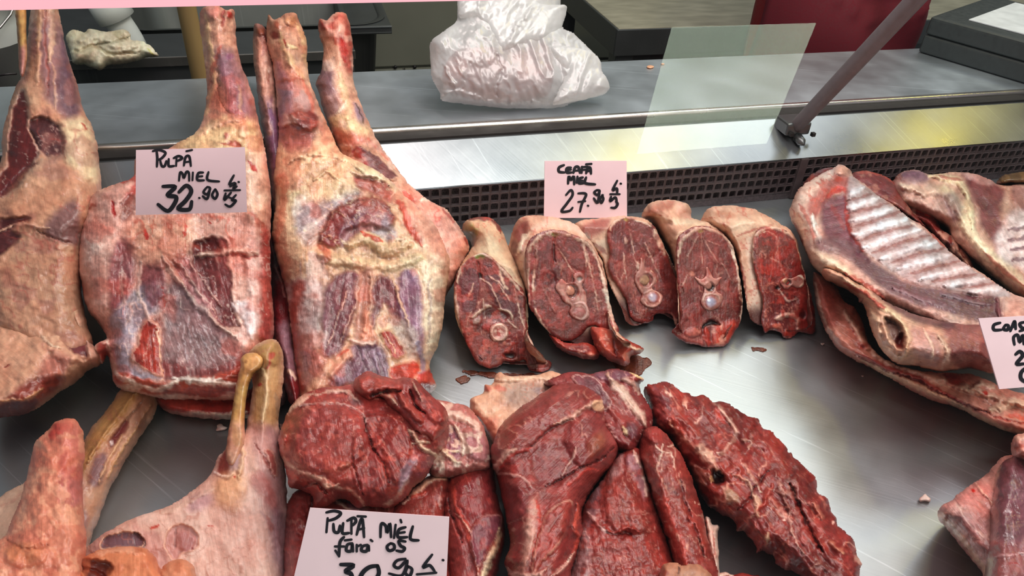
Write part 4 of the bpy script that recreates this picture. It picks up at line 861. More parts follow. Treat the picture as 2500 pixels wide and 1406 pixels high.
neck('fourth neck from the left, blue white disc below a small marrow hole', "1660,572 1700,552 1745,558 1782,588 1796,630 1808,690 1812,750 1806,790 1792,812 1772,842 1745,848 1718,848 1705,842 1690,840 1665,832 1640,812 1655,790 1660,770 1655,700 1650,640 1652,600",
    "1568,530 1576,508 1592,494 1640,487 1676,496 1688,512 1690,532 1730,545 1782,588 1805,670 1812,750 1795,810 1770,845 1690,840 1650,815 1655,720 1645,640 1618,590 1590,550", 848, 1720,
    [S_(rimc, '1656,640 1664,590 1705,560 1748,566 1782,595 1800,650 1808,720', 6, 1.2, .9), S_('e2cfc0', '1780,600 1800,660 1812,740 1805,790', 5, 1.2, .9), P('8a4c46', '1672,590 1705,565 1712,600 1708,650 1680,660 1668,630', 5, 1.2, .8, fib=(92, .4)), P('8a4c46', '1716,570 1750,570 1775,600 1780,650 1745,640 1722,600', 5, 1.2, .8, fib=(70, .4)),
     *[S_('cba498', q, 2.2, .7, .8) for q in ('1712,570 1690,600 1678,630', '1714,575 1735,610 1752,640', '1713,575 1714,640', '1725,585 1760,600', '1760,640 1790,690', '1680,670 1665,700')], B('a89060', 1710, 566, 9, 5), P('7a3634', '1770,610 1795,670 1800,760 1780,770 1768,700', 6, .6, .6), P('7a2e2c', '1668,740 1715,720 1712,780 1690,800 1665,790', 8, 0, .6), P('6a2422', '1720,750 1790,760 1790,800 1730,790', 8, -1, .6), B('c08070', 1690, 668, 10), B('b87468', 1770, 700, 10, 16, dh=1, op=.6),
     S_('1a0707', '1712,800 1735,785 1755,790', 8, -6, .95), B('c07468', 1692, 812, 20, 13, dh=4), S_('b0483c', '1722,800 1728,846', 9, 3), P('c0503e', '1745,795 1790,785 1790,812 1765,842 1742,840', 8, 3, .85), N('d8a898', 18, .15, .15, .7, 7, within='1740,795 1790,785 1790,812 1765,842 1742,840'), V('b88478', 34, .05, .5, 6), N('a04e48', 24, .2, .15, .5, 5)],
    [P('a86c5c', '1576,530 1592,498 1640,490 1640,505 1600,520', 8, 1, .8), P('dcae9c', '1650,495 1676,500 1686,520 1680,535 1655,520', 7, 2, .9), B('b0442c', 1614, 530, 14, 8), S_('e2ceb4', '1600,530 1650,540 1720,545', 12, 2, .8), H(12, 1.8, 5, 40, 4), S_('d8bca0', '1640,600 1665,570 1700,550', 10, 2, .8), V('c06858', 30, .07, .6, 4)],
    T=.048, seed=52, vert="1696,676 1712,682 1722,672 1722,656 1728,652 1736,668 1744,680 1762,676 1756,690 1748,700 1752,714 1764,722 1760,742 1748,756 1730,758 1714,748 1712,730 1716,716 1720,702 1708,694",
    vf=[N('9a4840', 12, .1, .2, .6, 3), B('1c0808', 1734, 701, 13, 13, dh=-5), B('b88c80', 1730, 697, 9, 9, dh=4, soft=.3), B('c4c4dc', 1737, 737, 16, 16, dh=2, soft=.7), B('eef0fa', 1732, 733, 5, dh=.5), S_('d0a89c', '1716,735 1722,720 1748,718 1760,735', 3, 1)])
neck('fifth neck, at the right end of the row beside the rib rack', "1850,560 1878,553 1912,560 1938,580 1952,632 1970,690 1988,745 1992,790 1985,815 1950,812 1930,826 1912,824 1905,812 1880,806 1866,812 1858,780 1862,740 1850,690 1836,630 1838,582",
    "1712,545 1718,522 1730,508 1760,502 1800,503 1850,514 1900,542 1940,575 1960,650 1990,745 1990,812 1930,822 1870,815 1828,798 1812,760 1815,700 1800,640 1770,600 1730,575", 820, 1930,
    [S_(rimc, '1840,640 1838,590 1858,564 1885,556 1915,564 1940,590', 6, 1.2, .9), B('80483f', 1872, 600, 28, 32, dh=1.8, op=.85, fib=(60, .4)), S_('d8b8a8', '1845,600 1850,575 1875,566 1898,582 1900,610 1885,630', 2.5, .7), P('8a4a44', '1900,565 1935,585 1945,630 1930,650 1905,600', 5, 1, .8, fib=(70, .5)), S_('c09084', '1896,575 1905,640 1920,680', 3, .8), S_('d8c0b0', '1880,630 1905,640', 3),
     P('9a2e28', '1930,640 1965,660 1985,740 1980,800 1960,790 1940,720', 8, 1, .75), P('6e2626', '1860,650 1900,660 1895,720 1930,740 1925,790 1880,790 1865,740', 8, 0, .65), B('240a0a', 1898, 704, 6, 6, dh=-4), P('6a1a1c', '1900,715 1935,705 1948,735 1920,745', 6, -2, .8), S_('c8a498', '1905,710 1922,735 1945,728', 3, 1), S_('d0a898', '1890,780 1920,770 1945,780 1950,805', 7, 3, .9), B('c07060', 1896, 795, 14, 8, dh=2), S_('a03a2c', '1920,805 1918,822', 6, 2), V('c88878', 26, .07, .6, 6), N('b4463c', 22, .15, .15, .6, 5), B('3a1010', 1960, 770, 10, 14, dh=-3, op=.7)],
    [P('e2d0c0', '1820,590 1836,580 1836,640 1850,700 1862,780 1860,812 1835,795 1828,740 1835,700', 6, 1, .9), S_('8c3c34', '1808,640 1820,690 1818,740', 6, -1, .8), V('c07060', 26, .09, .8, 4), H(12, 1.8, 5, 40, 4), B('a86850', 1770, 525, 36, 12, 10, op=.5), P('e0c8b0', '1780,550 1850,530 1900,550 1850,565 1800,590', 10, 2, .7), S_('a84c44', '1790,580 1840,560 1890,548', 3, 0, .7)],
    T=.048, seed=56, vert="1904,688 1916,678 1930,680 1940,676 1956,670 1964,684 1960,700 1946,704 1934,698 1924,706 1912,702",
    vf=[N('a05048', 10, 0, .2, .7, 3), B('240a0a', 1924, 690, 8, 9, dh=-4), B('c8a080', 1917, 685, 7, 7, dh=2), S_('e8d4c0', '1944,672 1958,676 1962,690 1950,702', 4, 1.5)])

# ------------------------------------------------------------------ rib rack on the right
meat('lamb_flank', "1984,668 2005,672 2040,700 2062,735 2090,755 2110,800 2130,850 2200,895 2300,910 2380,915 2460,950 2560,985 2570,1090 2500,1066 2420,1040 2370,1012 2320,990 2270,975 2200,940 2140,905 2088,880 2050,855 2020,815 2004,780 1992,740",
     .026, 26, 'c98c7c', seed=60, lift=0, ang=35, k=.9, label='long fatty belly flank lying on the tray under the rib rack', cat='meat', feats=[
    P('9c4038', '1990,680 2030,710 2050,780 2030,800 2008,770', 10, 0, .7), S_('d8b0a0', '1990,690 1998,750 2020,800 2050,845', 5, 1.5), P('b86a5c', '2040,770 2100,790 2140,850 2090,840', 12, 2, .6), S_('e0bca8', '2060,760 2110,830 2150,870 2220,900 2300,930 2400,960 2560,1010', 13, 4, .9), S_('7e2622', '2090,868 2140,895 2210,920 2290,955 2360,990 2420,1010', 5, -3, .9), S_('b04840', '2090,862 2150,890 2220,915 2290,948 2350,985', 6, 1, .9), S_('dab89c', '2100,880 2160,910 2240,945 2320,980 2380,1012 2440,1040 2520,1066', 9, 2, .9),
    S_('c88474', '2290,930 2340,950 2400,985 2440,1000', 8, -2, .5), B('a83a2c', 2325, 925, 34, 16, 25, dh=-1), S_('8c2420', '2300,915 2330,925', 8), B('b02c24', 2408, 958, 10, 7), S_('dcb8a4', '2370,955 2400,935 2430,945', 8, 2), S_('d4604c', '2460,1012 2540,1030', 10, -1, .8), S_('b04838', '2420,1012 2500,1035 2560,1040', 4, -2), S_('e4c4ac', '2420,1000 2480,985 2560,1000', 16, 4, .7), V('b85c50', 40, .07, .6, 6), B('a02020', 2082, 808, 5, 4), H(26, 1.8, 4, 30, 2.5), B('c0403a', 2110, 845, 18, 12, op=.6)])
rk = empty('rib_rack', tuple(pix_z(2200, 900, .0)), 'rib rack with bare white ribs and a curled fatty edge, on the right', 'meat')
meat('rib_cage', "1928,528 1932,500 1950,462 1984,436 2028,412 2046,402 2062,404 2074,414 2086,432 2110,450 2140,474 2180,500 2225,535 2262,556 2298,592 2340,630 2378,655 2430,690 2470,715 2560,760 2570,860 2470,880 2380,860 2280,810 2190,770 2140,745 2100,740 2090,722 2040,690 1995,664 1968,620 1950,572",
     .040, 50, 'c9a296', lift=.022, parent=rk, seed=64, ang=-17, hn=1.5, k=.8, warp=4, feats=[
    P('dcc8bc', '1930,530 1940,480 1990,435 2030,420 2040,440 1990,480 1985,560 2010,620 2000,670 1970,620', 12, 3, .95), P('9c4440', '1970,500 2010,450 2050,430 2090,440 2070,460 2020,480 2000,520 1985,540', 8, 0, .75, fib=(110, .6)), S_('8c3630', '1936,540 1950,580 1970,630', 5, -1, .8), S_('b05a50', '1950,500 1975,540 1985,590', 7, 0, .7), V('b45c50', 22, .12, .8, 3, ang=60, st=2, within='1935,500 2040,420 2040,520 2000,660 1960,600'),
    B('dcae9c', 2056, 415, 22, 16, dh=5), B('b05040', 2048, 440, 14, 8, dh=-1), S_('c8382c', '2020,480 2050,462 2070,470', 10, -2, .7), S_('ddd0c8', '1984,520 1990,560 2002,590', 8, 3),
    P('6c3c4c', '2005,500 2030,480 2070,480 2075,560 2100,600 2120,640 2080,620 2030,590 2008,560', 8, -3, .9, fib=(-17, 1.0)), S_('a03e36', '2068,470 2066,520 2078,570 2110,610', 7, 1, .8), S_('96403c', '2030,500 2060,560', 10, 0, .5),
    P('b8a6a6', '2070,440 2090,436 2140,474 2225,535 2298,592 2378,655 2470,718 2400,722 2300,704 2220,684 2150,642 2110,606 2084,570 2070,510', 5, 2, .95),
    *[S_('8d5a55', '%d,%d %d,%d' % q, 5, -1.6, .75, 6) for q in ((2066, 492, 2128, 474), (2066, 524, 2165, 496), (2076, 556, 2198, 518), (2092, 588, 2236, 545), (2128, 616, 2272, 572), (2168, 642, 2306, 604), (2218, 668, 2342, 638), (2272, 690, 2384, 668), (2334, 704, 2424, 692))],
    *[S_('e6e4e8', '%d,%d %d,%d' % q, 12, 2.6, .9, 12, soft=.8) for q in ((2076, 474, 2112, 456), (2068, 508, 2146, 484), (2074, 540, 2180, 506), (2084, 572, 2214, 532), (2110, 602, 2252, 558), (2148, 630, 2288, 588), (2192, 655, 2324, 620), (2244, 680, 2362, 653), (2304, 698, 2404, 680), (2366, 712, 2446, 702))],
    S_('c49a8c', '2100,444 2180,498 2260,555 2340,628 2430,690', 4, 2, .9), S_('a8483e', '2226,530 2262,552 2296,590 2318,606', 5, 2, .8), S_('e4c8bc', '2222,538 2260,564', 3, 2),
    P('5e3640', '2070,590 2110,620 2200,680 2300,706 2400,722 2436,726 2446,780 2400,790 2300,760 2220,740 2150,700 2080,640', 8, 0, .92, fib=(15, .6)), S_('8c7a84', '2300,718 2380,740 2420,745', 6, 2, .6), S_('9a8088', '2180,700 2260,735 2330,760', 7, 2, .5), S_('7a4248', '2436,725 2440,775', 7, 3, .9), S_('c8a49c', '2452,730 2450,770', 4, 2, .8), S_('b8887c', '2470,740 2560,790', 20, 0, .5),
    P('75565a', '1990,585 2040,575 2075,600 2085,640 2040,620 2000,615', 8, 2, .9, fib=(20, .5)), P('dcc8b0', '1975,610 2000,618 2050,640 2100,690 2060,690 2030,690 1990,660', 8, 4, .9), S_('9a8484', '2010,600 2050,610', 5, 1, .6), S_('e0ccb0', '2040,650 2110,700 2180,750 2260,790', 9, 3, .85), S_('b04a40', '2060,668 2120,700 2170,745', 9, 1, .85)])
meat('belly_edge', "2008,655 2040,662 2110,700 2180,745 2260,775 2340,790 2430,800 2440,860 2432,912 2370,900 2300,908 2240,896 2190,888 2150,850 2126,800 2110,745 2080,715 2040,695 2012,680",
     .040, 55, 'd2a890', lift=.030, parent=rk, seed=66, ang=20, hn=1.6, k=.85, warp=4, feats=[
    P('7c3a3c', '2300,775 2430,795 2435,910 2370,900 2320,880 2310,830', 12, 0, .88, fib=(20, .5)), V('c89088', 40, .06, .5, 2, within='2300,780 2430,800 2430,900 2310,880'), P('5c343c', '2120,700 2200,745 2300,775 2330,800 2280,800 2200,770', 8, 0, .85, fib=(20, .4)), S_('dfc4a4', '2060,680 2130,730 2190,775 2220,820 2215,850', 9, 3, .9), S_('b04a3e', '2060,690 2110,715 2160,752', 8, 1, .9), S_('c8b0a0', '2080,722 2130,752', 3, 1),
    P('6a4a44', '2160,775 2195,790 2208,820 2205,850 2175,830 2165,800', 7, -9, .95), P('8f2c24', '2190,825 2206,815 2204,852 2186,845', 5, -6, .9), S_('dcb89e', '2120,750 2140,800 2155,845 2200,880', 14, 5, .9), S_('e0c0a6', '2215,850 2205,870 2180,872', 8, 4, .9), P('a88084', '2230,800 2290,820 2300,880 2260,880 2230,850', 14, 2, .6), S_('e0c4ae', '2290,820 2316,860 2300,900', 8, 3, .9), S_('e0c8b4', '2255,800 2275,850 2270,890', 5, 1.5, .7), S_('a07c7c', '2238,890 2290,890', 6, 0, .5), S_('8c4440', '2330,890 2420,905', 6, -1, .7)])
meat('lamb_rack', "2170,470 2186,432 2212,416 2240,414 2262,424 2290,424 2330,420 2380,424 2420,440 2446,452 2500,450 2570,450 2580,780 2500,736 2440,690 2385,645 2330,600 2310,560 2270,540 2220,520 2190,510",
     .038, 44, 'c7a392', plane=(0, 0, 0), lift=.0, seed=68, ang=60, k=.85, label='second rib rack behind the first at the right edge, with a fatty ridge', cat='meat', feats=[
    P('802a28', '2170,445 2210,416 2250,430 2230,450 2190,462', 7, 2, .9), P('7e5c70', '2200,420 2250,416 2270,440 2220,448', 6, 2, .85), S_('e2d2b6', '2200,450 2260,470 2310,470 2345,520 2370,570 2400,610 2450,650 2520,720', 20, 6, .95), S_('e6d8b8', '2270,430 2330,440 2360,480 2375,560', 13, 5, .95), P('806070', '2290,480 2330,470 2350,510 2330,540 2310,520', 9, 0, .6), P('d4b8b0', '2180,440 2280,450 2310,520 2290,530 2240,500', 10, 2, .6), S_('a84842', '2290,430 2345,440', 5, 0, .7),
    P('6e2c32', '2350,425 2420,440 2450,470 2440,520 2470,600 2450,620 2400,560 2380,500', 10, 0, .92, fib=(60, .4)), P('c4a4a0', '2340,420 2400,425 2430,450 2400,450', 6, 2, .7), V('d8b8b4', 50, .05, .6, 4), P('d8cccc', '2455,530 2490,510 2570,520 2570,700 2500,660 2450,640 2430,600', 10, 2, .9), *[S_('6e4a54', '%d,%d 2560,%d' % (2462 + i * 3, 560 + i * 26, 545 + i * 26), 7, -2, .8) for i in range(4)], P('9a6a68', '2470,450 2510,455 2570,470 2570,520 2510,520 2475,500', 8, 2, .7), S_('b86a58', '2400,615 2450,660 2500,700', 7, 1, .7), S_('d4b49a', '2400,640 2450,690 2540,760', 14, 3, .8), H(20, 1.5, 3, 50, 2)])
meat('meat_piece', "2180,500 2210,490 2250,500 2285,525 2300,560 2330,580 2360,620 2380,660 2370,665 2330,632 2290,590 2250,552 2200,535", .028, 24, '8c3a34', lift=.0, seed=70, label='small red trimming in the gap between the two rib racks', cat='meat', feats=[
    S_('c85044', '2200,500 2250,510 2280,530', 10, 2, .9), S_('d8b4a0', '2300,540 2330,580 2340,610', 12, 3, .9), S_('d0b094', '2320,600 2370,650', 6, 1), P('4c1e1c', '2290,590 2330,600 2360,650 2330,635', 6, -3, .8), N('dcae9c', 18, .1, .2, .7, 3)])
meat('meat_piece', "2070,440 2086,420 2120,418 2160,430 2190,455 2230,520 2262,556 2220,535 2150,500 2090,470", .040, 20, '7e3732', lift=.0, seed=72, ang=35, label='coarse grained red lump behind the top edge of the rib rack', cat='meat', feats=[P('75373a', '2080,430 2150,425 2190,460 2160,480 2100,450', 8, 0, .8, fib=(30, .9)), S_('b85a4c', '2090,420 2150,425 2190,455', 5, 1, .8), N('c09080', 20, .2, .2, .5, 3)])
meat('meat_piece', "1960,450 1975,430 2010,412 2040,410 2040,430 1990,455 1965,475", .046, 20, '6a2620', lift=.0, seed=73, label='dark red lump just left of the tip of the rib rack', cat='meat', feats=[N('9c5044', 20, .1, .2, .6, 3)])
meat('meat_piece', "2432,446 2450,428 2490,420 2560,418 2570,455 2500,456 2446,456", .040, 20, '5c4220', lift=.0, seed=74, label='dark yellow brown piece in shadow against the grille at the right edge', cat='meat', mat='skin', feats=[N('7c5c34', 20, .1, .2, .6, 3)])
# bottom right piece
br_ = empty('lamb_shoulder', tuple(pix_z(2450, 1380, 0)), 'shiny purple shoulder piece with a pink fat edge in the bottom right corner', 'meat')
meat('shoulder_meat', "2290,1255 2296,1238 2320,1222 2350,1198 2386,1172 2400,1165 2432,1130 2450,1115 2482,1108 2500,1100 2580,1080 2600,1560 2470,1500 2410,1430 2396,1395 2350,1340 2320,1300 2296,1276", .036, 60, 'c08c84', parent=br_, seed=76, ang=50, k=.8, feats=[
    P('c07a74', '2310,1230 2380,1180 2440,1200 2420,1260 2350,1240', 16, 2, .7, fib=(50, .5)), S_('dcb0a0', '2380,1180 2420,1230 2440,1290', 5, 2, .8), S_('dcb8a0', '2296,1262 2330,1290 2370,1345 2400,1390 2440,1440', 10, 2, .9), P('8c6468', '2340,1260 2420,1270 2420,1360 2370,1310', 12, 0, .6, fib=(50, .6)), B('b82c24', 2376, 1199, 8, 5, 40), B('caa08c', 2300, 1256, 16, 12, dh=3), H(40, 1.5, 2, 50, 3), V('dcbcb0', 40, .06, .5, 4, 50, 3)])
meat('purple_muscle', "2428,1170 2446,1130 2480,1112 2520,1100 2580,1080 2610,1560 2440,1500 2404,1440 2406,1380 2410,1300 2412,1240", .040, 50, '7e5058', parent=br_, lift=.012, seed=78, ang=70, k=.8, mat='membrane', feats=[
    S_('dcae98', '2444,1126 2424,1175 2412,1240', 9, 2, .9), P('6e424c', '2440,1160 2500,1140 2500,1300 2440,1300', 20, 1, .6), P('8f5450', '2410,1330 2500,1340 2500,1406 2400,1406', 16, 0, .7), B('962c2c', 2424, 1326, 14, 9), S_('c8a0a0', '2430,1360 2500,1350', 4, 1, .5), S_('8c2c28', '2460,1376 2478,1372 2485,1380', 2.5), V('b88c90', 50, .05, .5, 3)])
meat('fat_lobe', "2468,1090 2476,1066 2500,1056 2580,1040 2600,1160 2520,1160 2496,1130 2476,1120", .030, 30, 'd0988c', parent=br_, lift=.045, seed=79, feats=[S_('a84c40', '2476,1090 2520,1084', 9, -1, .7), S_('e0bcac', '2480,1072 2540,1060', 8, 2), S_('b86050', '2490,1112 2540,1112', 5)])
# ------------------------------------------------------------------ boneless cuts in the foreground
bl = empty('boneless_lamb', tuple(pix_z(900, 1200, .0)), 'boneless lamb with folded over round muscles, behind the nearest price card', 'meat')
meat('fat_flap', "1055,985 1078,976 1112,985 1140,990 1160,1012 1178,1036 1188,1066 1196,1110 1192,1150 1150,1160 1090,1170 1050,1160 1030,1080", .024, 30, 'b5756e', parent=bl, lift=.030, seed=80, feats=[
    S_('e6cabc', '1080,985 1100,1010 1130,1020 1160,1040 1170,1060', 15, 3, .95), P('93606c', '1100,1040 1125,1060 1125,1110 1100,1120 1085,1070', 8, -2, .9), P('b88084', '1135,1060 1180,1060 1190,1120 1150,1120 1140,1090', 9, 4, .8), S_('e8d0c0', '1110,1040 1128,1075 1130,1110', 6, 3), S_('e0c0a8', '1060,1080 1090,1110 1120,1130', 7, 4), S_('e4c8b0', '1080,1105 1120,1100', 4, 3), N('e4c8b8', 18, .1, .15, .8, 3), H(12, 2.5, 6)])
meat('round_muscle', "680,1085 678,1070 694,1030 700,1008 730,968 770,950 800,944 850,940 880,932 940,950 1000,960 1050,975 1082,1000 1096,1040 1090,1090 1060,1130 1040,1165 1010,1190 990,1215 950,1240 900,1236 870,1240 850,1222 826,1218 800,1236 770,1236 762,1210 735,1196 708,1190 700,1160 694,1130 684,1110",
     .034, 60, '94403c', parent=bl, lift=.040, seed=82, ang=75, hn=3, k=.6, feats=[
    P('9a4742', '720,1040 760,990 800,985 870,1010 900,1060 880,1120 850,1140 800,1160 740,1140 712,1100', 14, 5, .8, fib=(80, .4)), P('8c3732', '890,1020 930,1010 980,1030 1002,1070 1000,1110 970,1180 930,1100 910,1060', 7, 4, .92, fib=(60, 1.1)), P('8a3531', '870,1060 910,1060 930,1110 950,1200 930,1230 880,1200 860,1130', 7, 3, .9, fib=(75, .9)), S_('5e1c1c', '890,1025 905,1080 935,1130 950,1180', 4, -4, .8), S_('6c2422', '862,1110 870,1160 890,1210', 4, -3, .7), S_('c4a09a', '725,990 775,985 850,990 888,1015 896,1050', 3.5, 2, .8),
    S_('e0bca8', '700,1010 720,985 760,962', 8, 2.5, .85), S_('dcb8a4', '695,1060 690,1100 700,1130 730,1150 780,1170 800,1190 830,1180', 7, 3, .85), P('c0564a', '676,1080 705,1060 705,1100 688,1108', 6, 1, .85), S_('d8b098', '830,1140 858,1135', 9, 4, .8), S_('b84c40', '700,1150 740,1180 790,1200', 10, 1, .8), P('c2574a', '790,1120 860,1130 850,1180 810,1170', 12, 1, .55), S_('5c1a18', '735,1190 770,1180 800,1210', 6, -4, .8), S_('dcb6a4', '790,1170 815,1190 860,1200 890,1235', 6, 2, .8), S_('e2c0ae', '940,1235 970,1215 1000,1160', 7, 2, .8),
    P('a38590', '985,1140 1015,1110 1005,1160 975,1200', 6, 1, .85), P('9c5a60', '1020,1110 1060,1120 1060,1150 1030,1170 1015,1150', 7, 2, .8), S_('e4c8b0', '1000,1050 1030,1090 1060,1110 1080,1130', 7, 4, .9), S_('e4cab4', '1010,1080 1050,1080', 6, 3, .9), V('d89c8c', 40, .04, .6, 6), N('b05046', 26, .15, .2, .5, 5), S_('e8c8b8', '770,965 840,955 880,990', 6, 2, .6), B('8a6a6c', 870, 985, 26, 12, 30, op=.6), N('c8685a', 14, .3, .1, .5, 12)])
meat('folded_muscle', "862,950 868,924 884,912 905,906 935,918 968,926 984,920 1012,926 1032,944 1050,962 1072,980 1090,1000 1094,1030 1080,1060 1058,1082 1036,1070 1010,1080 1000,1050 975,1020 950,1000 930,975 905,985 885,975", .022, 22, '973f3a', parent=bl, lift=.072, seed=84, ang=40, hn=3, k=.5, feats=[
    P('a64a40', '875,925 905,910 970,930 975,950 920,955 885,960', 6, 4, .8, fib=(10, .7)), S_('5c1a1a', '900,968 940,958 980,952', 6, -5, .85), S_('5c1a1a', '1000,950 1015,990 1040,1010', 5, -5, .8), S_('b4564a', '975,960 1000,1000 1030,1030', 13, 5, .7), S_('dcb8a4', '925,962 955,975 970,990', 7, 3, .9), P('8c3833', '1010,930 1040,960 1070,990 1085,1030 1050,1020 1020,980', 7, 3, .8, fib=(60, .9)), S_('5a1414', '1020,1050 1030,1075', 7, -6, .9), S_('dcb4a0', '1008,935 1028,975', 3, 2, .8), N('c26458', 18, .15, .15, .6, 2)])
bl2 = empty('boneless_meat', tuple(pix_z(960, 1400, .0)), 'long red muscles lying under and beside the nearest price card', 'meat')
meat('muscle', "700,1230 740,1190 790,1200 830,1220 900,1230 960,1225 980,1260 980,1500 690,1500 692,1400 690,1330", .028, 40, '8c3a36', parent=bl2, seed=86, ang=80, hn=2, feats=[S_('5a1616', '762,1210 755,1260 745,1320', 6, -4, .8), P('a26a68', '694,1300 720,1300 715,1400 692,1406', 12, 0, .7), S_('e0b8a8', '810,1215 850,1240 880,1245', 5, 2, .8), P('9a7080', '850,1210 880,1230 900,1250 860,1250', 7, 1, .7), V('c88c80', 44, .05, .6, 2, 80, 2), N('a84a42', 26, .15, .2, .5, 5)])
meat('muscle', "955,1240 990,1200 1030,1170 1070,1155 1098,1165 1100,1210 1092,1290 1100,1500 940,1500 940,1300", .030, 40, '92403a', parent=bl2, seed=87, ang=80, hn=2, feats=[S_('dca890', '1000,1210 1030,1185 1060,1170 1090,1170', 9, 3, .9), S_('c8584a', '1000,1215 1040,1200', 8, 2, .8), S_('e0b8a8', '980,1230 1005,1210', 3, 1), S_('c8a09a', '1078,1190 1074,1240', 4, 1, .8), V('b8685c', 40, .06, .6, 3, 80, 2), N('7a2e2c', 30, .15, .2, .5, 5)])
meat('muscle', "1095,1170 1108,1130 1130,1112 1160,1108 1196,1112 1206,1150 1212,1200 1222,1240 1232,1280 1228,1340 1212,1406 1190,1500 1085,1500 1090,1406 1080,1300 1078,1230", .032, 46, '8f3e3b', parent=bl2, seed=88, ang=75, hn=2, feats=[
    S_('e2c0ac', '1108,1150 1122,1128 1160,1112 1190,1116', 6, 3, .8), S_('c2564a', '1100,1160 1112,1230 1140,1290 1156,1340 1165,1406', 9, 2, .85), S_('e0b4a4', '1108,1250 1150,1300 1158,1350 1166,1406', 3, 2, .8), S_('5c1a1a', '1090,1200 1104,1260 1130,1320', 4, -4, .8), P('7f4650', '1150,1300 1170,1268 1215,1260 1228,1280 1200,1330 1172,1380 1158,1370', 5, 3, .95, fib=(80, .4), rim=('c48a84', 3, 1)), S_('d4b89c', '1222,1290 1214,1330 1190,1380 1170,1420', 12, 3, .95), S_('a8402e', '1226,1310 1220,1350', 4, 1), P('80343a', '1120,1170 1190,1150 1210,1230 1150,1270 1120,1220', 14, 3, .5), V('6a2424', 26, .06, .6, 4), N('ab4c44', 26, .15, .2, .5, 6)])
bc_ = empty('boneless_lamb', tuple(pix_z(1340, 1350, .0)), 'boneless lamb with a pale fat patch at its far left corner, front centre', 'meat')
meat('fat_patch', "1146,990 1150,972 1178,960 1184,938 1200,940 1210,914 1222,908 1240,918 1300,916 1350,906 1390,925 1420,950 1380,1010 1280,1060 1215,1090 1200,1080 1188,1056 1168,1030 1150,1012", .020, 28, 'dcb096', parent=bc_, lift=.016, seed=90, mat='skin', hn=2.4, feats=[
    P('a0867c', '1230,945 1300,930 1345,945 1330,990 1280,1000 1235,985', 18, 0, .75), B('80686c', 1320, 955, 24, 12, 10, op=.6), S_('ecccb4', '1205,925 1260,925 1320,920 1370,940', 10, 3, .8), B('b8584a', 1192, 950, 14, 9, dh=2, op=.8), B('c86c5c', 1220, 950, 20, 10, 20, op=.7), P('c87864', '1180,1030 1210,1020 1220,1075 1195,1070', 10, 1, .7), V('c88470', 26, .08, .7, 4), H(16, 1.6, 5)])
meat('back_muscle', "1330,945 1360,918 1400,908 1440,912 1470,905 1505,900 1530,906 1560,916 1572,928 1560,945 1590,1000 1592,1040 1580,1060 1540,1110 1480,1080 1440,1000", .026, 28, '8a3a3a', parent=bc_, lift=.02, seed=91, ang=55, feats=[
    P('7a4850', '1400,925 1440,918 1470,945 1490,980 1470,1000 1440,960', 7, 2, .85, fib=(50, .6), rim=('d8b4b0', 3, 1)), P('846070', '1450,912 1500,902 1540,912 1520,925 1470,930', 6, 3, .8), S_('d8bcac', '1485,915 1520,960 1560,1010 1575,1040', 14, 3, .9), S_('c8a89c', '1515,925 1545,935 1560,960', 9, 3, .8), S_('e4c498', '1540,910 1572,926', 5, 3), P('8c3630', '1490,950 1510,960 1540,1020 1550,1060 1510,1030 1490,990', 6, 1, .85, fib=(60, .6)), B('70424c', 1545, 1050, 16, 26, -20, dh=3, op=.8), B('ecd6b0', 1528, 1050, 6, 14, -20, dh=3), V('d8a8a0', 26, .07, .7, 4), H(12, 1.8, 5, 55, 3)])
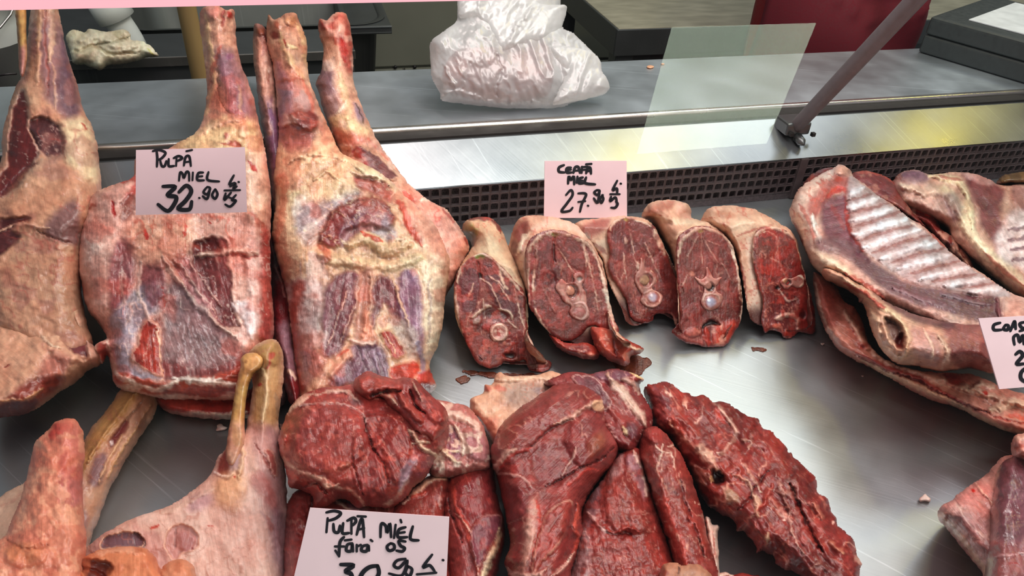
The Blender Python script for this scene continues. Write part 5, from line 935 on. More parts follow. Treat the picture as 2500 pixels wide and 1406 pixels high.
meat('large_muscle', "1196,1108 1208,1070 1228,1030 1262,1000 1300,975 1345,945 1372,936 1420,940 1450,955 1470,972 1480,1000 1484,1040 1494,1060 1510,1090 1500,1130 1474,1160 1450,1190 1430,1220 1420,1260 1424,1300 1410,1350 1396,1400 1380,1480 1260,1480 1240,1400 1232,1370 1246,1330 1236,1270 1226,1220 1210,1160 1200,1140",
     .040, 60, '8f3d39', parent=bc_, lift=.012, seed=92, ang=-45, hn=2.4, k=.6, feats=[
    P('8e3d39', '1210,1090 1240,1030 1340,960 1420,945 1470,975 1400,1010 1340,1050 1290,1090 1240,1110', 10, 4, .9, fib=(-35, .35)), P('853430', '1200,1120 1230,1080 1280,1090 1290,1110 1250,1130 1210,1135', 8, 1, .8, fib=(-65, 1.0)), S_('dcb0a0', '1470,980 1430,990 1400,1015 1370,1030 1350,1035', 8, 3, .9), B('e0bc9c', 1462, 990, 22, 18, 20, dh=5), S_('5c2020', '1290,1095 1350,1045 1400,1020', 4, -2.5, .7), P('7f3436', '1400,1030 1470,1000 1480,1060 1460,1110 1420,1130 1390,1090', 14, 3, .7, fib=(-50, .3)), P('a0604a', '1440,1080 1470,1050 1476,1080 1440,1120', 12, 2, .7),
    S_('e4beb0', '1200,1160 1230,1115 1262,1095', 11, 3, .9), S_('c8504a', '1215,1150 1250,1110 1300,1090', 5, 1, .7), S_('e8ccc0', '1205,1135 1215,1155', 8, 2), S_('c89c94', '1205,1155 1270,1165 1300,1190', 4, 1, .8), V('d09888', 46, .045, .7, 3, -40, 2), P('7a2e30', '1300,1110 1380,1080 1400,1130 1350,1190 1310,1180', 12, -2, .6), S_('5a1818', '1330,1190 1400,1150 1450,1130 1500,1095', 4, -4, .8), S_('dcb4a8', '1370,1160 1400,1110 1410,1090', 4, 1.5, .7), S_('c04c42', '1380,1190 1430,1150 1460,1150', 6, 1, .7),
    P('cc9c8e', '1290,1230 1312,1215 1306,1300 1290,1370 1270,1420 1280,1300', 9, 2, .9), S_('c04a3e', '1312,1220 1316,1290 1300,1370', 7, 1, .9), P('9c3e36', '1340,1250 1390,1220 1395,1270 1360,1330 1320,1370 1300,1400 1310,1330', 6, 4, .92, fib=(-55, 1.2), rim=('dca494', 4, 1)), P('7c2c2c', '1395,1230 1412,1240 1400,1330 1380,1400 1350,1440 1360,1370', 8, -1, .85), S_('c8584a', '1410,1225 1405,1290 1412,1310 1390,1370 1350,1410', 7, 4, .9), S_('e0bcae', '1345,1406 1375,1385 1400,1350', 6, 3, .9), S_('dcb0a4', '1232,1380 1250,1400 1300,1406 1330,1390', 8, 3, .9), P('743034', '1240,1180 1290,1200 1280,1260 1250,1260', 12, 2, .6), N('a84a44', 26, .2, .2, .45, 5)])
bd = empty('boneless_meat', tuple(pix_z(1600, 1400, .0)), 'two long parallel red muscles with a deep groove, right of the front centre', 'meat')
meat('muscle', "1420,1250 1440,1210 1470,1170 1500,1120 1525,1100 1556,1095 1570,1120 1580,1170 1600,1240 1620,1300 1640,1360 1660,1500 1370,1500 1385,1420 1400,1340 1412,1290", .033, 60, '8e3d38', parent=bd, lift=.004, seed=94, ang=80, hn=2.4, feats=[
    P('b89494', '1505,1120 1520,1105 1520,1150 1485,1180', 6, 2, .85), P('a88088', '1530,1120 1555,1110 1575,1170 1575,1220 1555,1180', 6, 2, .8), S_('e0c4b8', '1545,1100 1565,1140 1580,1210', 6, 2, .8), P('8a7076', '1450,1180 1475,1150 1462,1230 1440,1290 1430,1330 1420,1300', 8, 1, .8, fib=(70, .5)), P('b49a9c', '1400,1330 1425,1290 1440,1320 1430,1420 1380,1450', 10, 1, .8), V('dcbcb8', 26, .08, .8, 3, within='1400,1330 1435,1290 1445,1330 1430,1420 1380,1450'), S_('dcb8b4', '1436,1250 1470,1290 1490,1300', 6, 2, .9), P('93443c', '1480,1180 1530,1170 1570,1250 1580,1300 1500,1290 1475,1240', 12, 4, .8), S_('a03a30', '1475,1285 1500,1300 1530,1290 1560,1300', 6, 3, .9), S_('5c1a18', '1480,1298 1540,1305', 4, -3, .7), H(9, 1.2, 3), N('7a2a28', 24, .15, .2, .5, 7), V('c89084', 30, .05, .6, 5), N('ac4c44', 16, .2, .15, .5, 9)])
meat('muscle', "1556,1110 1562,1060 1580,1044 1602,1040 1626,1058 1650,1090 1674,1130 1690,1170 1700,1200 1716,1250 1728,1310 1742,1360 1756,1410 1770,1500 1670,1500 1640,1370 1615,1290 1590,1220 1572,1160", .034, 46, '93403a', parent=bd, lift=.008, seed=95, ang=78, hn=2.6, feats=[
    B('9a3c38', 1598, 1062, 26, 20, dh=3), S_('ecd8b4', '1545,1080 1560,1060 1572,1045', 10, 4, .95), *[S_('e0b8a8', q, 3, 1.5, .9) for q in ('1600,1085 1615,1100 1640,1105', '1620,1080 1612,1120 1600,1150', '1640,1100 1645,1140', '1630,1090 1650,1085')], S_('c4554a', '1605,1150 1625,1230 1650,1310 1680,1390', 16, 2, .6), S_('6a1e1e', '1660,1170 1680,1240 1700,1300 1720,1370', 5, -3, .7), S_('5a1818', '1570,1150 1598,1240 1632,1340 1650,1400', 7, -6, .85), S_('a84a40', '1680,1260 1710,1300 1720,1350', 10, 4, .7), V('d09c8c', 30, .06, .7, 4, 75, 2), N('7c2c2a', 24, .2, .2, .5, 5), H(8, 1.1, 3), B('eab8a8', 1697, 1225, 3, dh=1), B('eab8a8', 1706, 1228, 3, dh=1)])
meat('fat_strip', "1722,1262 1734,1266 1738,1282 1756,1284 1752,1310 1754,1350 1756,1390 1764,1500 1740,1500 1738,1400 1730,1340 1722,1290", .016, 10, 'd8bcb0', parent=bd, lift=.01, seed=96, feats=[S_('b87c70', '1740,1300 1742,1380', 3, -1), N('c06c60', 14, .2, .2, .5, 2)])
meat('fat_lump', "1612,1395 1622,1376 1650,1372 1668,1380 1700,1376 1722,1390 1740,1410 1760,1500 1600,1500", .022, 18, 'b4826a', parent=bd, lift=.05, seed=97, mat='skin', feats=[S_('5c2a20', '1660,1380 1655,1406', 3, -2), B('8c3028', 1625, 1400, 14, 12, op=.7)])
meat('meat_piece', "1740,1420 1752,1402 1772,1396 1790,1404 1812,1398 1840,1404 1856,1412 1880,1500 1740,1500", .014, 14, '9a3c36', seed=98, label='small red trimming with a white edge cut off by the bottom of the picture', cat='meat', feats=[S_('e4c8bc', '1745,1412 1770,1400 1790,1408', 7, 2)])
meat('neck_fillet', "1572,960 1575,942 1598,936 1620,931 1640,938 1660,952 1690,966 1716,964 1728,968 1742,978 1770,982 1800,1000 1822,1016 1850,1022 1862,1046 1884,1056 1896,1070 1918,1092 1946,1124 1980,1152 1994,1172 1998,1200 2020,1216 2034,1252 2052,1286 2084,1316 2090,1350 2102,1376 2100,1420 2080,1500 1990,1480 1965,1420 1938,1396 1915,1390 1896,1376 1885,1355 1860,1345 1848,1350 1845,1335 1820,1300 1800,1296 1792,1272 1760,1256 1735,1240 1712,1212 1704,1190 1690,1160 1660,1110 1640,1075 1600,1046 1590,1010",
     .030, 52, '8a3531', seed=100, ang=48, hn=4, k=.8, rag=5, warp=8, label='long ragged neck fillet marbled with fat, lying alone on the tray at front right', cat='meat', feats=[
    P('76464e', '1575,950 1620,955 1640,1010 1620,1040 1590,1020', 8, 1, .85, fib=(30, .6)), P('7d3636', '1600,935 1650,950 1660,980 1620,970', 8, 1, .7), P('8f4038', '1640,1000 1700,1040 1780,1140 1800,1170 1760,1160 1700,1110', 12, 3, .75, fib=(48, .6)), P('8b3c36', '1770,1060 1820,1100 1810,1150 1790,1150 1750,1090', 8, 3, .8, fib=(48, .8)),
    S_('e0b4a0', '1635,1030 1660,1060 1700,1100 1730,1125 1760,1150', 9, 2.5, .9, 13), S_('e0b4a0', '1700,1090 1740,1120', 14, 2, .8), S_('d84c3c', '1640,1020 1665,1062', 8, 1, .6), S_('e0b8a8', '1740,980 1780,1020 1800,1060 1770,1100 1755,1110', 5, 1.5, .9, 8), S_('dcb0a0', '1672,970 1678,1000', 6, 1.5), S_('d8b0a4', '1720,975 1716,1010 1700,1030', 4, 1, .8), S_('c84438', '1745,1000 1768,1030', 12, 0, .6), S_('dcb4a4', '1620,945 1640,970', 5, 1), S_('ddb8a8', '1810,1120 1830,1150 1860,1200', 6, 2, .9), S_('dcae98', '1780,1150 1820,1170 1845,1220 1850,1260', 5, 2, .8), S_('e0bcac', '1812,1072 1830,1080 1824,1100', 5, 2), S_('c8988c', '1890,1150 1915,1210 1930,1280 1960,1350', 5, 2, .8), S_('c89484', '1900,1190 1930,1260', 4, 2, .8), S_('d8ae98', '1845,1210 1852,1260', 9, 2, .8),
    P('9a5a4c', '1660,1120 1700,1140 1740,1160 1700,1200 1685,1160', 7, 4, .8), P('2a0c0c', '1740,1145 1762,1150 1766,1175 1745,1185', 5, -7, .95), S_('c8906c', '1738,1160 1740,1180', 6, 3), P('b09078', '1770,1190 1800,1210 1800,1230 1770,1220', 7, 2, .7), S_('5a1818', '1800,1250 1840,1200 1880,1150', 5, -4, .6), S_('b04438', '1850,1250 1890,1180', 8, 3, .7), S_('4a1412', '1930,1180 1970,1280 2010,1350', 7, -5, .6), P('5c1c1a', '1900,1330 1960,1350 2050,1380 2090,1406 2000,1470 1950,1400', 16, -2, .6), S_('c8a088', '1880,1300 1870,1330', 7, 2, .9), S_('c07c68', '1990,1230 2010,1265', 9, 3, .8), S_('c49078', '2030,1320 2060,1350', 7, 2, .8), B('f0c4b8', 1915, 1270, 4, dh=1), B('f0c4b8', 2034, 1275, 4, dh=1),
    V('d8a090', 44, .06, .8, 3, 50, 2), V('c8786a', 24, .07, .7, 8, 55, 2.5), N('6a2220', 40, .15, .15, .6, 5, 50, 2), N('a8463c', 30, .15, .2, .5, 9, 50, 2), H(30, 1.6, 2, 50, 2.5, True)])

# ------------------------------------------------------------------ bottom left: legs with hocks, tail
h1 = empty('leg_of_lamb', tuple(pix_z(100, 1350, 0)), 'leg behind the upright fat tail, its yellow hock tucked under the opened leg', 'meat')
meat('leg_meat', "312,930 350,925 385,955 378,1010 352,1052 322,1100 292,1150 266,1200 240,1270 216,1336 208,1410 200,1500 -80,1500 -80,1270 0,1212 40,1188 90,1160 150,1130 195,1100 200,1086 226,1040 258,1004", .020, 50, 'c79c84', parent=h1, seed=110, ang=-55, mat='skin', mottle=.6, feats=[
    S_('d8b890', '335,950 290,1015 240,1080 212,1130', 7, 3, .8), S_('7c5040', '350,975 300,1040 262,1100', 5, -2.5, .7), S_('c8a078', '368,990 320,1065 285,1120 262,1170', 6, 2.5, .8), P('b88c5c', '300,958 345,950 300,1030 250,1090 205,1150 200,1100 240,1030', 12, 2, .9, fib=(-50, .3)), P('8c5c48', '340,955 378,980 350,1050 330,1060 330,1010', 10, 0, .8), P('7c3438', '308,1030 314,1040 290,1075 268,1095 270,1070', 5, -3, .9), B('ecdcd8', 272, 1082, 5, 10, 20, dh=2), P('84646c', '240,1110 262,1115 250,1170 225,1190 218,1160', 8, 1, .85), S_('d8b08c', '300,1060 262,1130 240,1180', 5, 2, .7), S_('c4988c', '205,1170 200,1250', 14, 2, .7), P('8f7078', '195,1250 215,1260 208,1330 195,1330', 8, 0, .7), S_('a84c40', '0,1238 30,1222 60,1200', 4, 0, .8), P('dcc0ac', '-40,1240 60,1180 80,1200 60,1300 -40,1350', 12, 1, .6), V('b07464', 50, .05, .5, 3)])
h2 = empty('leg_of_lamb', tuple(pix_z(450, 1380, 0)), 'near leg with a bent yellow hock joint pointing up, at the bottom left', 'meat')
meat('leg_meat', "604,866 616,850 640,832 666,828 684,842 693,880 692,930 686,980 680,1030 686,1080 694,1130 700,1200 704,1300 702,1410 704,1500 180,1500 190,1380 206,1344 232,1318 270,1292 330,1264 400,1240 450,1212 490,1182 516,1155 530,1120 548,1098 575,1085 596,1060 604,1030 612,980 616,936 610,900",
     .036, 80, 'dcb4a6', parent=h2, plane=(.004, .35, .42), mottle=.6, seed=112, ang=80, mat='skin', hn=1.8, k=.7, lift=.004, feats=[
    N('e6c8bc', 90, .0, .3, .6, 21), N('c49694', 70, .15, .25, .5, 22, 80, 2), V('e8d0c4', 40, .06, .5, 23, 80, 2, dh=.3), P('9c7c88', '640,1180 700,1150 704,1406 670,1406 655,1300', 24, 0, .5, fib=(84, .5)),  # last patch paints side shading into the colour of the right edge
    P('c09a6c', '604,866 640,832 684,842 693,900 686,990 670,1040 620,1040 616,936', 14, 2, .9, fib=(88, .25)), P('ae8a58', '620,850 660,832 684,850 680,890 650,880', 8, 3, .7), B('b03c34', 664, 868, 14, 10, 10, op=.8), S_('c06054', '655,862 660,890 640,900', 3), P('8c6a50', '618,920 645,895 655,890 640,915 622,945', 6, -3, .85), B('b04a44', 632, 938, 7, 5), S_('dcc4a0', '640,900 650,960 640,1030', 8, 2.5, .8), S_('a08c78', '676,960 680,1020', 7, 0, .6),
    P('a07c84', '650,1040 682,1060 690,1120 670,1100', 8, 1, .6), P('c09494', '610,1050 650,1030 680,1100 690,1250 640,1180 620,1100', 12, 0, .6), P('8c3a34', '546,1098 566,1096 560,1140 545,1162 528,1150', 4, -1, .95), P('a89098', '568,1110 590,1110 584,1150 562,1150', 7, 0, .7), S_('ecd4cc', '524,1152 545,1162 575,1158', 6, 3), S_('dcb89c', '596,1070 590,1130 584,1170', 8, 3, .85), P('ac5850', '648,1098 665,1105 674,1150 668,1160 655,1130', 5, 2, .85, rim=('d8a898', 3, 1)), S_('94443c', '625,1080 650,1130 668,1165', 4, -1.5, .8), P('b0605a', '610,1165 640,1150 668,1200 675,1260 650,1220 615,1190', 10, 0, .7, fib=(60, .4)),
    P('e0ae84', '525,1170 575,1150 600,1180 580,1240 530,1230', 18, 3, .75), B('b83428', 575, 1166, 4), P('b894a0', '460,1220 500,1200 520,1230 470,1250', 12, 1, .6), S_('d8b8a8', '400,1250 460,1225 520,1190', 10, 2, .6), H(40, 1, 4),
    P('72555f', '246,1320 275,1302 320,1298 348,1312 342,1335 300,1336 250,1340', 5, -3, .95, rim=('dcb49c', 5, 3)), S_('5a2a2a', '325,1300 352,1318 346,1335', 5, -3, .9), P('c08c88', '402,1330 420,1285 450,1278 480,1300 478,1340 440,1350 425,1368', 6, -3, .8, rim=('e0b4a0', 4, 2)), P('b07c7c', '440,1300 475,1310 465,1345 440,1340', 6, 3, .7), B('8c3c38', 468, 1340, 5), S_('a87874', '430,1290 425,1340', 4, -2, .8), S_('c05848', '370,1288 390,1282', 4), S_('c05848', '510,1282 522,1284', 4), P('987884', '670,1240 700,1280 702,1406 680,1380 660,1300', 12, 0, .6, fib=(85, .7)), S_('b06a60', '655,1260 662,1300', 8, 0, .6), V('b87868', 60, .04, .5, 3), S_('9a6c70', '640,1250 690,1330', 6, 0, .4)])
meat('tendon', "588,892 586,878 600,864 624,862 644,876 640,896 622,912 609,936 600,980 597,1030 598,1070 588,1110 572,1140 556,1136 550,1108 554,1080 560,1040 567,1000 574,950 582,915", .011, 12, 'bb9560', parent=h2, plane=(.058, .35, .42), seed=113, ang=92, mat='bone', hn=.8, rag=1.2, feats=[P('caa070', '590,870 640,866 630,905 600,905', 8, 2, .7), P('cc9c88', '540,1040 610,1040 610,1150 540,1150', 18, 0, .9), N('96743c', 40, .1, .2, .5, 3, 90, 3), B('a07850', 600, 880, 6)])
tl_ = empty('fat_tail', tuple(pix_z(100, 1500, 0)), 'thick orange pink fat tail standing upright at the bottom left', 'meat')
meat('tail', "120,1046 134,1030 156,1022 184,1024 196,1040 205,1066 207,1110 202,1160 202,1220 206,1270 212,1320 208,1380 200,1510 -90,1510 -90,1360 0,1318 28,1270 52,1210 68,1150 80,1100 88,1076 102,1064",
     .030, 60, 'd8917a', parent=tl_, lift=.052, seed=114, ang=85, mat='skin', hn=2.4, k=.5, warp=8, mottle=.6, feats=[
    B('c0403a', 146, 1052, 28, 26, dh=1, op=.85), B('c45048', 125, 1062, 10, 12, dh=1), P('d08078', '150,1030 200,1050 204,1120 160,1100', 16, 0, .7), S_('a84c54', '160,1110 150,1180 152,1240', 14, 0, .55), P('b87078', '165,1150 204,1140 204,1220 170,1230', 14, 0, .6), N('ecb498', 26, .1, .15, .6, 3), N('c26c5c', 40, .15, .2, .5, 6), B('d48c68', 60, 1350, 60, 36, dh=3, op=.7), S_('a85c44', '20,1320 60,1335 120,1330', 5, -2, .6), H(24, 2.2, 4)])
meat('fat_lobe', "186,1400 196,1366 240,1344 296,1334 352,1338 380,1360 392,1390 404,1376 440,1364 466,1376 478,1400 486,1510 180,1510", .026, 30, 'd9906c', parent=tl_, lift=.055, seed=115, mat='skin', hn=2, k=.5, mottle=.4, feats=[
    P('5c1c10', '190,1372 215,1364 260,1372 275,1392 240,1420 210,1406', 5, -6, .95), S_('7c2c1c', '200,1385 240,1400 280,1430', 8, -3, .7), S_('b06048', '388,1385 400,1420', 4, -4, .8), P('dc9c80', '400,1380 470,1380 480,1450 400,1450', 10, 1, .6), S_('ecb498', '230,1352 300,1342 350,1350', 10, 2, .6), N('c47454', 40, .1, .2, .5, 3)])

# ------------------------------------------------------------------ crumbs of fat on the steel
for i, (x, y, r, lab) in enumerate(((2258, 1217, 12, 'pale scrap of fat on the bare steel left of the corner shoulder piece'), (540, 1044, 11, 'flat pinkish scrap on the dark tray left of the raised hock'), (690, 1040, 8, 'tiny scrap just right of the raised hock'), (2008, 840, 4, 'tiny white crumb right of the last neck'), (2106, 918, 3, 'tiny white crumb below the flank'))):
    a = np.linspace(0, 2 * np.pi, 9)[:-1]; rr = r * (1 + .3 * np.sin(a * 3 + i))
    meat('fat_scrap', np.stack([x + rr * np.cos(a) * 1.15, y + rr * np.sin(a) * .75], -1), .0022 * r / 10, r * .6, 'e2ccc2', s=1.6, rag=1, seed=120 + i, label=lab, cat='scrap', hn=.8, mat='skin', feats=[N('c89c94', 8, .1, .2, .6, i)])

# ------------------------------------------------------------------ plastic bag on the shelf
mb = bpy.data.materials.new('bag_plastic'); mb.use_nodes = True; t = mb.node_tree; t.nodes.clear(); N__ = t.nodes.new
out = N__('ShaderNodeOutputMaterial'); df = N__('ShaderNodeBsdfDiffuse'); df.inputs[0].default_value = (.74, .77, .77, 1); tlc = N__('ShaderNodeBsdfTranslucent'); tlc.inputs[0].default_value = (.8, .78, .76, 1)
gs = N__('ShaderNodeBsdfGlossy'); gs.inputs['Roughness'].default_value = .28; trn = N__('ShaderNodeBsdfTransparent')
m1 = N__('ShaderNodeMixShader'); m1.inputs[0].default_value = .35; m2 = N__('ShaderNodeMixShader'); m2.inputs[0].default_value = .42; m3 = N__('ShaderNodeMixShader'); m3.inputs[0].default_value = .08
L(t, df.outputs[0], m1.inputs[1]); L(t, tlc.outputs[0], m1.inputs[2]); L(t, m1.outputs[0], m2.inputs[1]); L(t, trn.outputs[0], m2.inputs[2]); L(t, m2.outputs[0], m3.inputs[1]); L(t, gs.outputs[0], m3.inputs[2]); L(t, m3.outputs[0], out.inputs[0])
tcn = N__('ShaderNodeTexCoord'); vn = N__('ShaderNodeTexNoise'); vn.inputs['Scale'].default_value = 24; vn.inputs['Detail'].default_value = 5; vn.inputs['Distortion'].default_value = 1.5; L(t, tcn.outputs['Object'], vn.inputs[0])
bpn = N__('ShaderNodeBump'); bpn.inputs['Strength'].default_value = .5; bpn.inputs['Distance'].default_value = .004; L(t, vn.outputs[0], bpn.inputs['Height'])
for nd in (df, gs, tlc): L(t, bpn.outputs[0], nd.inputs['Normal'])
MAT['bag'] = mb
bagp = (ZL + .001, .85, float(pix_z(1270, 262, ZL)[1]))
bg = empty('plastic_bag', tuple(pix_z(1270, 240, ZL)), 'translucent white plastic bag filled with meat on the rear shelf', 'bag')
meat('bag_film', "1118,-60 1190,-90 1290,-80 1360,-60 1372,58 1400,80 1440,120 1466,150 1468,170 1485,198 1484,224 1450,238 1400,250 1370,262 1290,265 1210,262 1150,256 1080,246 1074,228 1056,196 1052,160 1049,112 1066,88 1100,64 1116,44 1116,-10",
     .034, 110, 'ffffff', plane=bagp, zmin=ZL + .0012, parent=bg, mat='bag', seed=130, hn=2, rag=2, k=.85, warp=14, feats=[
    H(80, 5, 1, 60, 2), H(30, 2.0, 2, 70, 2.5, True), N('ffffff', 30, 0, .3, 0, 1), H(9, .6, 4, 60, 2), P(None, '1130,100 1160,70 1200,90 1220,130 1200,150 1140,150', 14, 5), S_(None, '1070,220 1180,240 1300,255 1400,246', 9, 5), S_(None, '1080,160 1110,220', 6, 4), S_(None, '1215,130 1225,180 1215,230', 7, -4), S_(None, '1120,140 1135,180 1130,220', 8, 3)])
meat('bag_film', "1345,116 1372,112 1410,118 1446,128 1466,150 1470,172 1485,198 1483,224 1440,240 1390,250 1350,256 1362,225 1376,190 1360,160 1346,140",
     .018, 40, 'ffffff', plane=(ZL + .04, .85, bagp[2]), zmin=ZL + .003, parent=bg, mat='bag', seed=132, hn=2, rag=2, warp=10, feats=[H(30, 2.5, 2, 110, 2.5, True), H(8, .6, 4)])
meat('bag_flap', "1150,-60 1300,-60 1310,5 1378,12 1382,28 1374,62 1352,86 1340,96 1300,112 1250,128 1222,132 1212,112 1196,88 1176,58 1150,46 1122,44 1118,10 1130,-50",
     .014, 30, 'ffffff', plane=(ZL + .045, .85, bagp[2]), parent=bg, mat='bag', seed=133, hn=2, rag=2, warp=10, feats=[H(34, 3.5, 2, 130, 3, True), H(9, .8, 4, 130, 2), S_(None, '1222,130 1260,70 1300,20', 8, 5), S_(None, '1190,80 1170,20 1180,-40', 7, 4)])
meat('bagged_meat', "1090,150 1120,120 1180,116 1240,110 1310,95 1345,120 1350,200 1330,235 1260,250 1180,245 1120,235 1080,200", .026, 80, '7c3a34', plane=bagp, zmin=ZL + .006, parent=bg, seed=131, lift=.006, feats=[N('b87468', 40, .1, .2, .6, 3)])
for i, (x, y, r, lab) in enumerate(((1588, 163, 6, 'small orange crumb on the rear shelf right of the plastic bag'), (1618, 156, 3, 'tiny pale crumb on the rear shelf right of the orange crumb'))):
    an_ = np.linspace(0, 2 * np.pi, 9)[:-1]
    meat('fat_scrap', np.stack([x + r * 1.5 * np.cos(an_), y + r * .6 * np.sin(an_)], -1), .0015, r * .6, 'e0b090', plane=(ZL, 0, 0), zmin=ZL + .0002, s=1.4, rag=.6, seed=150 + i, label=lab, cat='scrap', hn=.3, mat='skin')
# dried juice on the tray
for i, o_l in enumerate(("1500,860 1560,868 1590,885 1570,905 1545,925 1530,905 1500,900", "1835,845 1870,852 1865,858 1838,856", "1110,925 1130,918 1150,925 1125,935", "1130,905 1240,910 1330,915 1300,925 1180,920")):
    meat('juice_stain', o_l, .0003, 20, '6e3a28', s=3, rag=5, seed=160 + i, label=('brown juice stain on the tray in front of the second and third necks', 'thin brown juice streak on the tray in front of the fifth neck', 'small brown speckled stain on the tray left of the fat patch', 'brown juice smear along the foot of the first neck')[i], cat='stain', hn=.05, zmin=.0002, mottle=1.5)
q = pix_Y(1216, 230, float(pix_z(1216, 250, ZL)[1]) - .02)

# ------------------------------------------------------------------ cleaning cloth on the sink
dz_ = zs + .013
meat('cleaning_cloth', "160,90 175,72 205,78 220,70 260,78 300,72 318,84 322,96 352,102 378,124 388,138 360,140 330,150 290,156 262,160 245,172 228,166 205,158 178,154 172,130 164,110", .026, 46, 'e2dac2', plane=(dz_, .5, float(pix_z(240, 170, dz_)[1])), zmin=dz_, seed=140, mat='skin', hn=3, label='crumpled cream terry cloth on the draining board', cat='cloth', feats=[
    H(34, 5, 1, 20, 2), H(7, 1.4, 2), B('8c7c58', 290, 84, 22, 12, 20, dh=-4, op=.8), S_('efe8d0', '190,100 240,90 280,108 330,112', 16, 6, .6), S_('a89878', '180,125 230,112 270,130 340,128', 6, -6, .6), S_('7c7258', '230,110 280,100 320,88', 5, -6, .6), P('c0a288', '190,115 230,110 235,150 190,145', 12, 3, .6), S_('c8bf70', '360,118 372,136', 5, 1, .8), N('d0c8ac', 24, .1, .2, .7, 4)])

# ------------------------------------------------------------------ handwritten price cards
def card(label, corners, lean, anchor_z, anchor_px, strokes, hole=None):
    cs = pts(corners); p0 = pix_z(anchor_px[0], anchor_px[1], anchor_z); a = math.radians(lean); n = np.array([0, -math.cos(a), math.sin(a)])
    C4 = pix_plane(cs[:, 0], cs[:, 1], p0, n)
    g = empty('price_card', tuple((C4[2] + C4[3]) / 2), label, 'sign')
    bk_ = C4 - n * .0009
    nsub = 10
    v = []; f = []
    for off in (0, -.0009):
        for j in range(nsub + 1):
            for i in range(nsub + 1):
                u, w_ = i / nsub, j / nsub
                pnt = (C4[0] * (1 - u) + C4[1] * u) * (1 - w_) + (C4[3] * (1 - u) + C4[2] * u) * w_
                v.append(pnt + n * off)
    K = (nsub + 1) ** 2
    for j in range(nsub):
        for i in range(nsub):
            a0 = j * (nsub + 1) + i; f.append((a0, a0 + nsub + 1, a0 + nsub + 2, a0 + 1)); f.append((a0 + K, a0 + 1 + K, a0 + nsub + 2 + K, a0 + nsub + 1 + K))
    for i in range(nsub):
        for a0, b0 in ((i, i + 1), (K - 1 - i, K - 2 - i), (nsub + i * (nsub + 1), nsub + (i + 1) * (nsub + 1)), ((i + 1) * (nsub + 1), i * (nsub + 1))): f.append((a0, b0, b0 + K, a0 + K))
    o = mesh_obj('card', v, f, MAT['card'], False); adopt(o, g)
    V_ = []; F_ = []; lay = 0
    for w_, st in strokes:
        w_ = w_ * 1.35
        p = smooth(pts(st), False, 6)
        if len(p) < 2: p = np.array([p[0], p[0] + [1.5, .5]])
        lay += 1
        m = len(p); tg = np.gradient(p, axis=0); tg /= np.linalg.norm(tg, axis=1)[:, None] + 1e-9; nr = np.stack([-tg[:, 1], tg[:, 0]], -1)
        ww = w_ * (1 - .25 * np.abs(np.linspace(-1, 1, m)) ** 3)
        Lp_ = p + nr * ww[:, None] / 2; Rp_ = p - nr * ww[:, None] / 2
        b0 = len(V_); hh = .00025 + .00002 * lay
        for A__ in (Lp_, Rp_):
            V_ += list(pix_plane(A__[:, 0], A__[:, 1], p0 + n * hh, n))
        for i in range(m - 1): F_.append((b0 + i, b0 + i + 1, b0 + m + i + 1, b0 + m + i))
        for c_, w2 in ((p[0], ww[0]), (p[-1], ww[-1])):
            b1 = len(V_); an = np.linspace(0, 2 * np.pi, 11)[:-1]
            V_ += list(pix_plane(c_[0] + w2 / 2 * np.cos(an), c_[1] + w2 / 2 * np.sin(an), p0 + n * (hh + .00001), n)); F_.append(tuple(range(b1, b1 + 10)))
    o = mesh_obj('handwriting', V_, F_, MAT['ink'], False); adopt(o, g); o['label'] = 'black marker handwriting'
    return g
W = 7
card('white price card reading PULPA MIEL 32.90 on the opened leg', '332,366 598,359 603,518 331,525', 25, .185, (465, 520), [(5, s_) for s_ in (
    '382,366 384,386 383,407', '373,369 388,366 404,373 395,386 384,391', '391,391 395,405 402,405 406,393', '412,388 412,405 425,405', '431,384 430,405', '424,386 436,381 445,386 433,393', '449,404 453,384 462,382 466,405', '451,396 465,394', '455,369 469,366',
    '437,441 440,421 446,425 449,434 455,420 461,422 462,441', '471,421 470,440', '496,421 484,423 482,439 498,440', '483,431 494,430', '509,420 507,439 535,443')] + [(8, s_) for s_ in (
    '398,455 428,456 409,476 430,481 425,499 409,515 386,499', '437,469 455,453 467,467 453,490 435,509 462,511 468,492')] + [(5, s_) for s_ in (
    '486,483', '504,458 497,469 506,474 513,460 506,456', '513,460 506,485 495,479', '525,462 518,476 525,485 531,474 526,462', '571,428 560,450 573,446', '562,455 575,448 570,460 578,455', '548,465 586,464', '551,472 548,488 564,470', '552,479 570,486', '576,476 566,488 576,490 562,504 550,499', '582,444')])
card('white price card reading CEAFA MIEL 27.90 above the sawn necks', '1330,393 1530,392.5 1531,532 1328,532', 20, .085, (1430, 530), [(5.5, s_) for s_ in (
    '1377,403 1365,409 1365,419 1378,421', '1394,409 1384,411 1384,421 1396,421', '1385,416 1394,414', '1400,422 1404,409 1412,408 1416,422', '1402,417 1414,416', '1421,407 1420,422', '1420,408 1435,407', '1421,415 1431,414', '1431,423 1435,411 1441,410 1443,424', '1433,418 1442,417', '1431,401 1444,400',
    '1387,448 1389,431 1394,439 1401,431 1402,450', '1410,431 1408,446', '1423,433 1414,437 1414,447 1425,447', '1414,441 1422,441', '1431,433 1429,447 1453,450')] + [(5, s_) for s_ in (
    '1382,476 1394,464 1398,476 1384,497 1371,516 1390,515 1398,507', '1412,472 1431,474 1421,497 1416,517', '1412,493 1429,491', '1435,502', '1457,464 1451,470 1459,476 1464,466 1457,464', '1464,468 1459,495 1450,484', '1472,476 1465,486 1468,495 1473,486 1470,476', '1507,441 1496,464 1506,460 1507,472', '1490,474 1513,474', '1515,448', '1492,480 1490,491 1502,482 1506,491', '1504,492 1508,498 1502,507 1492,507')])
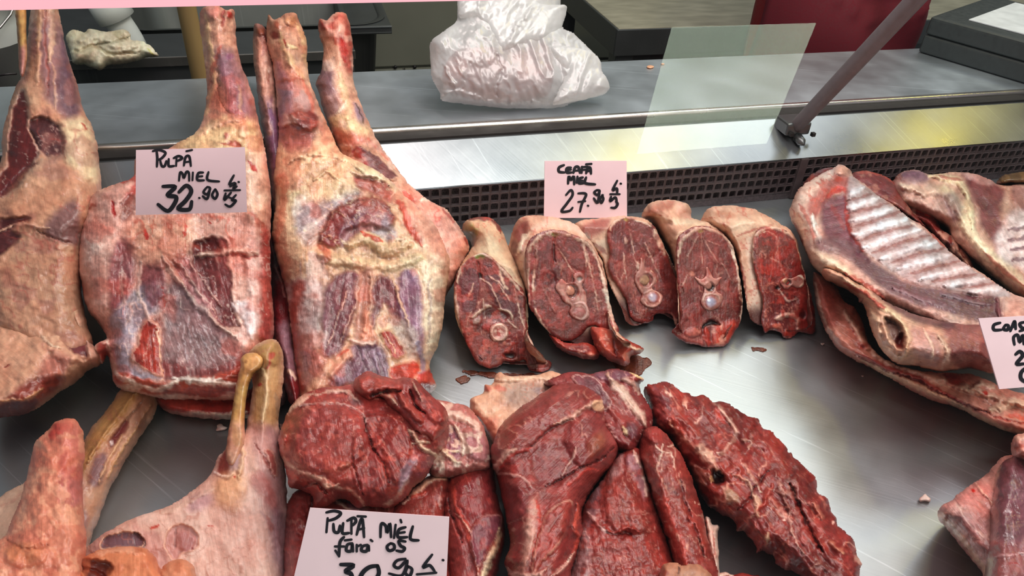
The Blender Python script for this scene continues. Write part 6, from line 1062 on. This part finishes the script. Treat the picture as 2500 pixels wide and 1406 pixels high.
card('largest and nearest price card reading PULPA MIEL fara os 30.90', '757,1240 1097,1262 1088,1462 706,1458', 35, .125, (900, 1440), [(6, s_) for s_ in (
    '800,1265 797,1299', '797,1251 816,1247 832,1253 820,1265 802,1271', '814,1279 816,1297 826,1299 830,1283', '838,1277 836,1301 852,1301', '858,1267 858,1303', '848,1271 864,1264 869,1273 860,1283', '871,1305 879,1275 885,1269 889,1311', '875,1293 889,1289', '873,1260 893,1261',
    '929,1311 931,1279 942,1284 945,1300 952,1278 955,1311', '966,1281 962,1313', '978,1269 980,1275', '990,1287 974,1293 972,1311 994,1311', '974,1301 988,1299', '1008,1285 1002,1315 1022,1319',
    '840,1311 830,1324 828,1358', '818,1334 840,1334', '819,1344 828,1358', '860,1326 848,1330 846,1344 858,1344 860,1327 862,1346', '842,1319 858,1317', '871,1330 871,1346', '872,1334 881,1330', '897,1330 885,1334 883,1344 895,1345 899,1331 901,1344', '905,1318 909,1321',
    '954,1326 945,1334 950,1344 962,1340 962,1330 954,1326', '990,1322 974,1320 978,1332 988,1338 982,1346 968,1344')] + [(8.5, s_) for s_ in ('832,1378 863,1380 844,1394 856,1400 858,1412 840,1425', '922,1381 903,1384 887,1396 880,1412 890,1428 912,1420 925,1400 922,1381')] + [(6, s_) for s_ in (
    '990,1364 970,1368 962,1380 974,1386 994,1368 982,1404 950,1400', '996,1382 990,1398 1000,1406 1006,1390 996,1382', '1055,1354 1033,1384 1049,1380 1061,1394', '1018,1402 1065,1398', '1081,1367')])
card('tilted price card on the rib rack, cut off by the right edge', '2389,777 2595,766 2640,934 2440,950', 35, .115, (2450, 940), [(6, s_) for s_ in (
    '2442,788 2427,793 2427,805 2445,805', '2455,793 2450,803 2460,805 2462,795 2455,793', '2467,808 2475,788 2478,786 2480,803', '2470,799 2480,796', '2502,786 2490,790 2494,799 2502,803 2490,808', '2477,841 2475,823 2485,818 2490,835 2497,818 2500,840')] + [(7, s_) for s_ in ('2480,865 2490,858 2497,868 2482,888 2500,888', '2508,896 2494,908 2493,924 2506,934')])
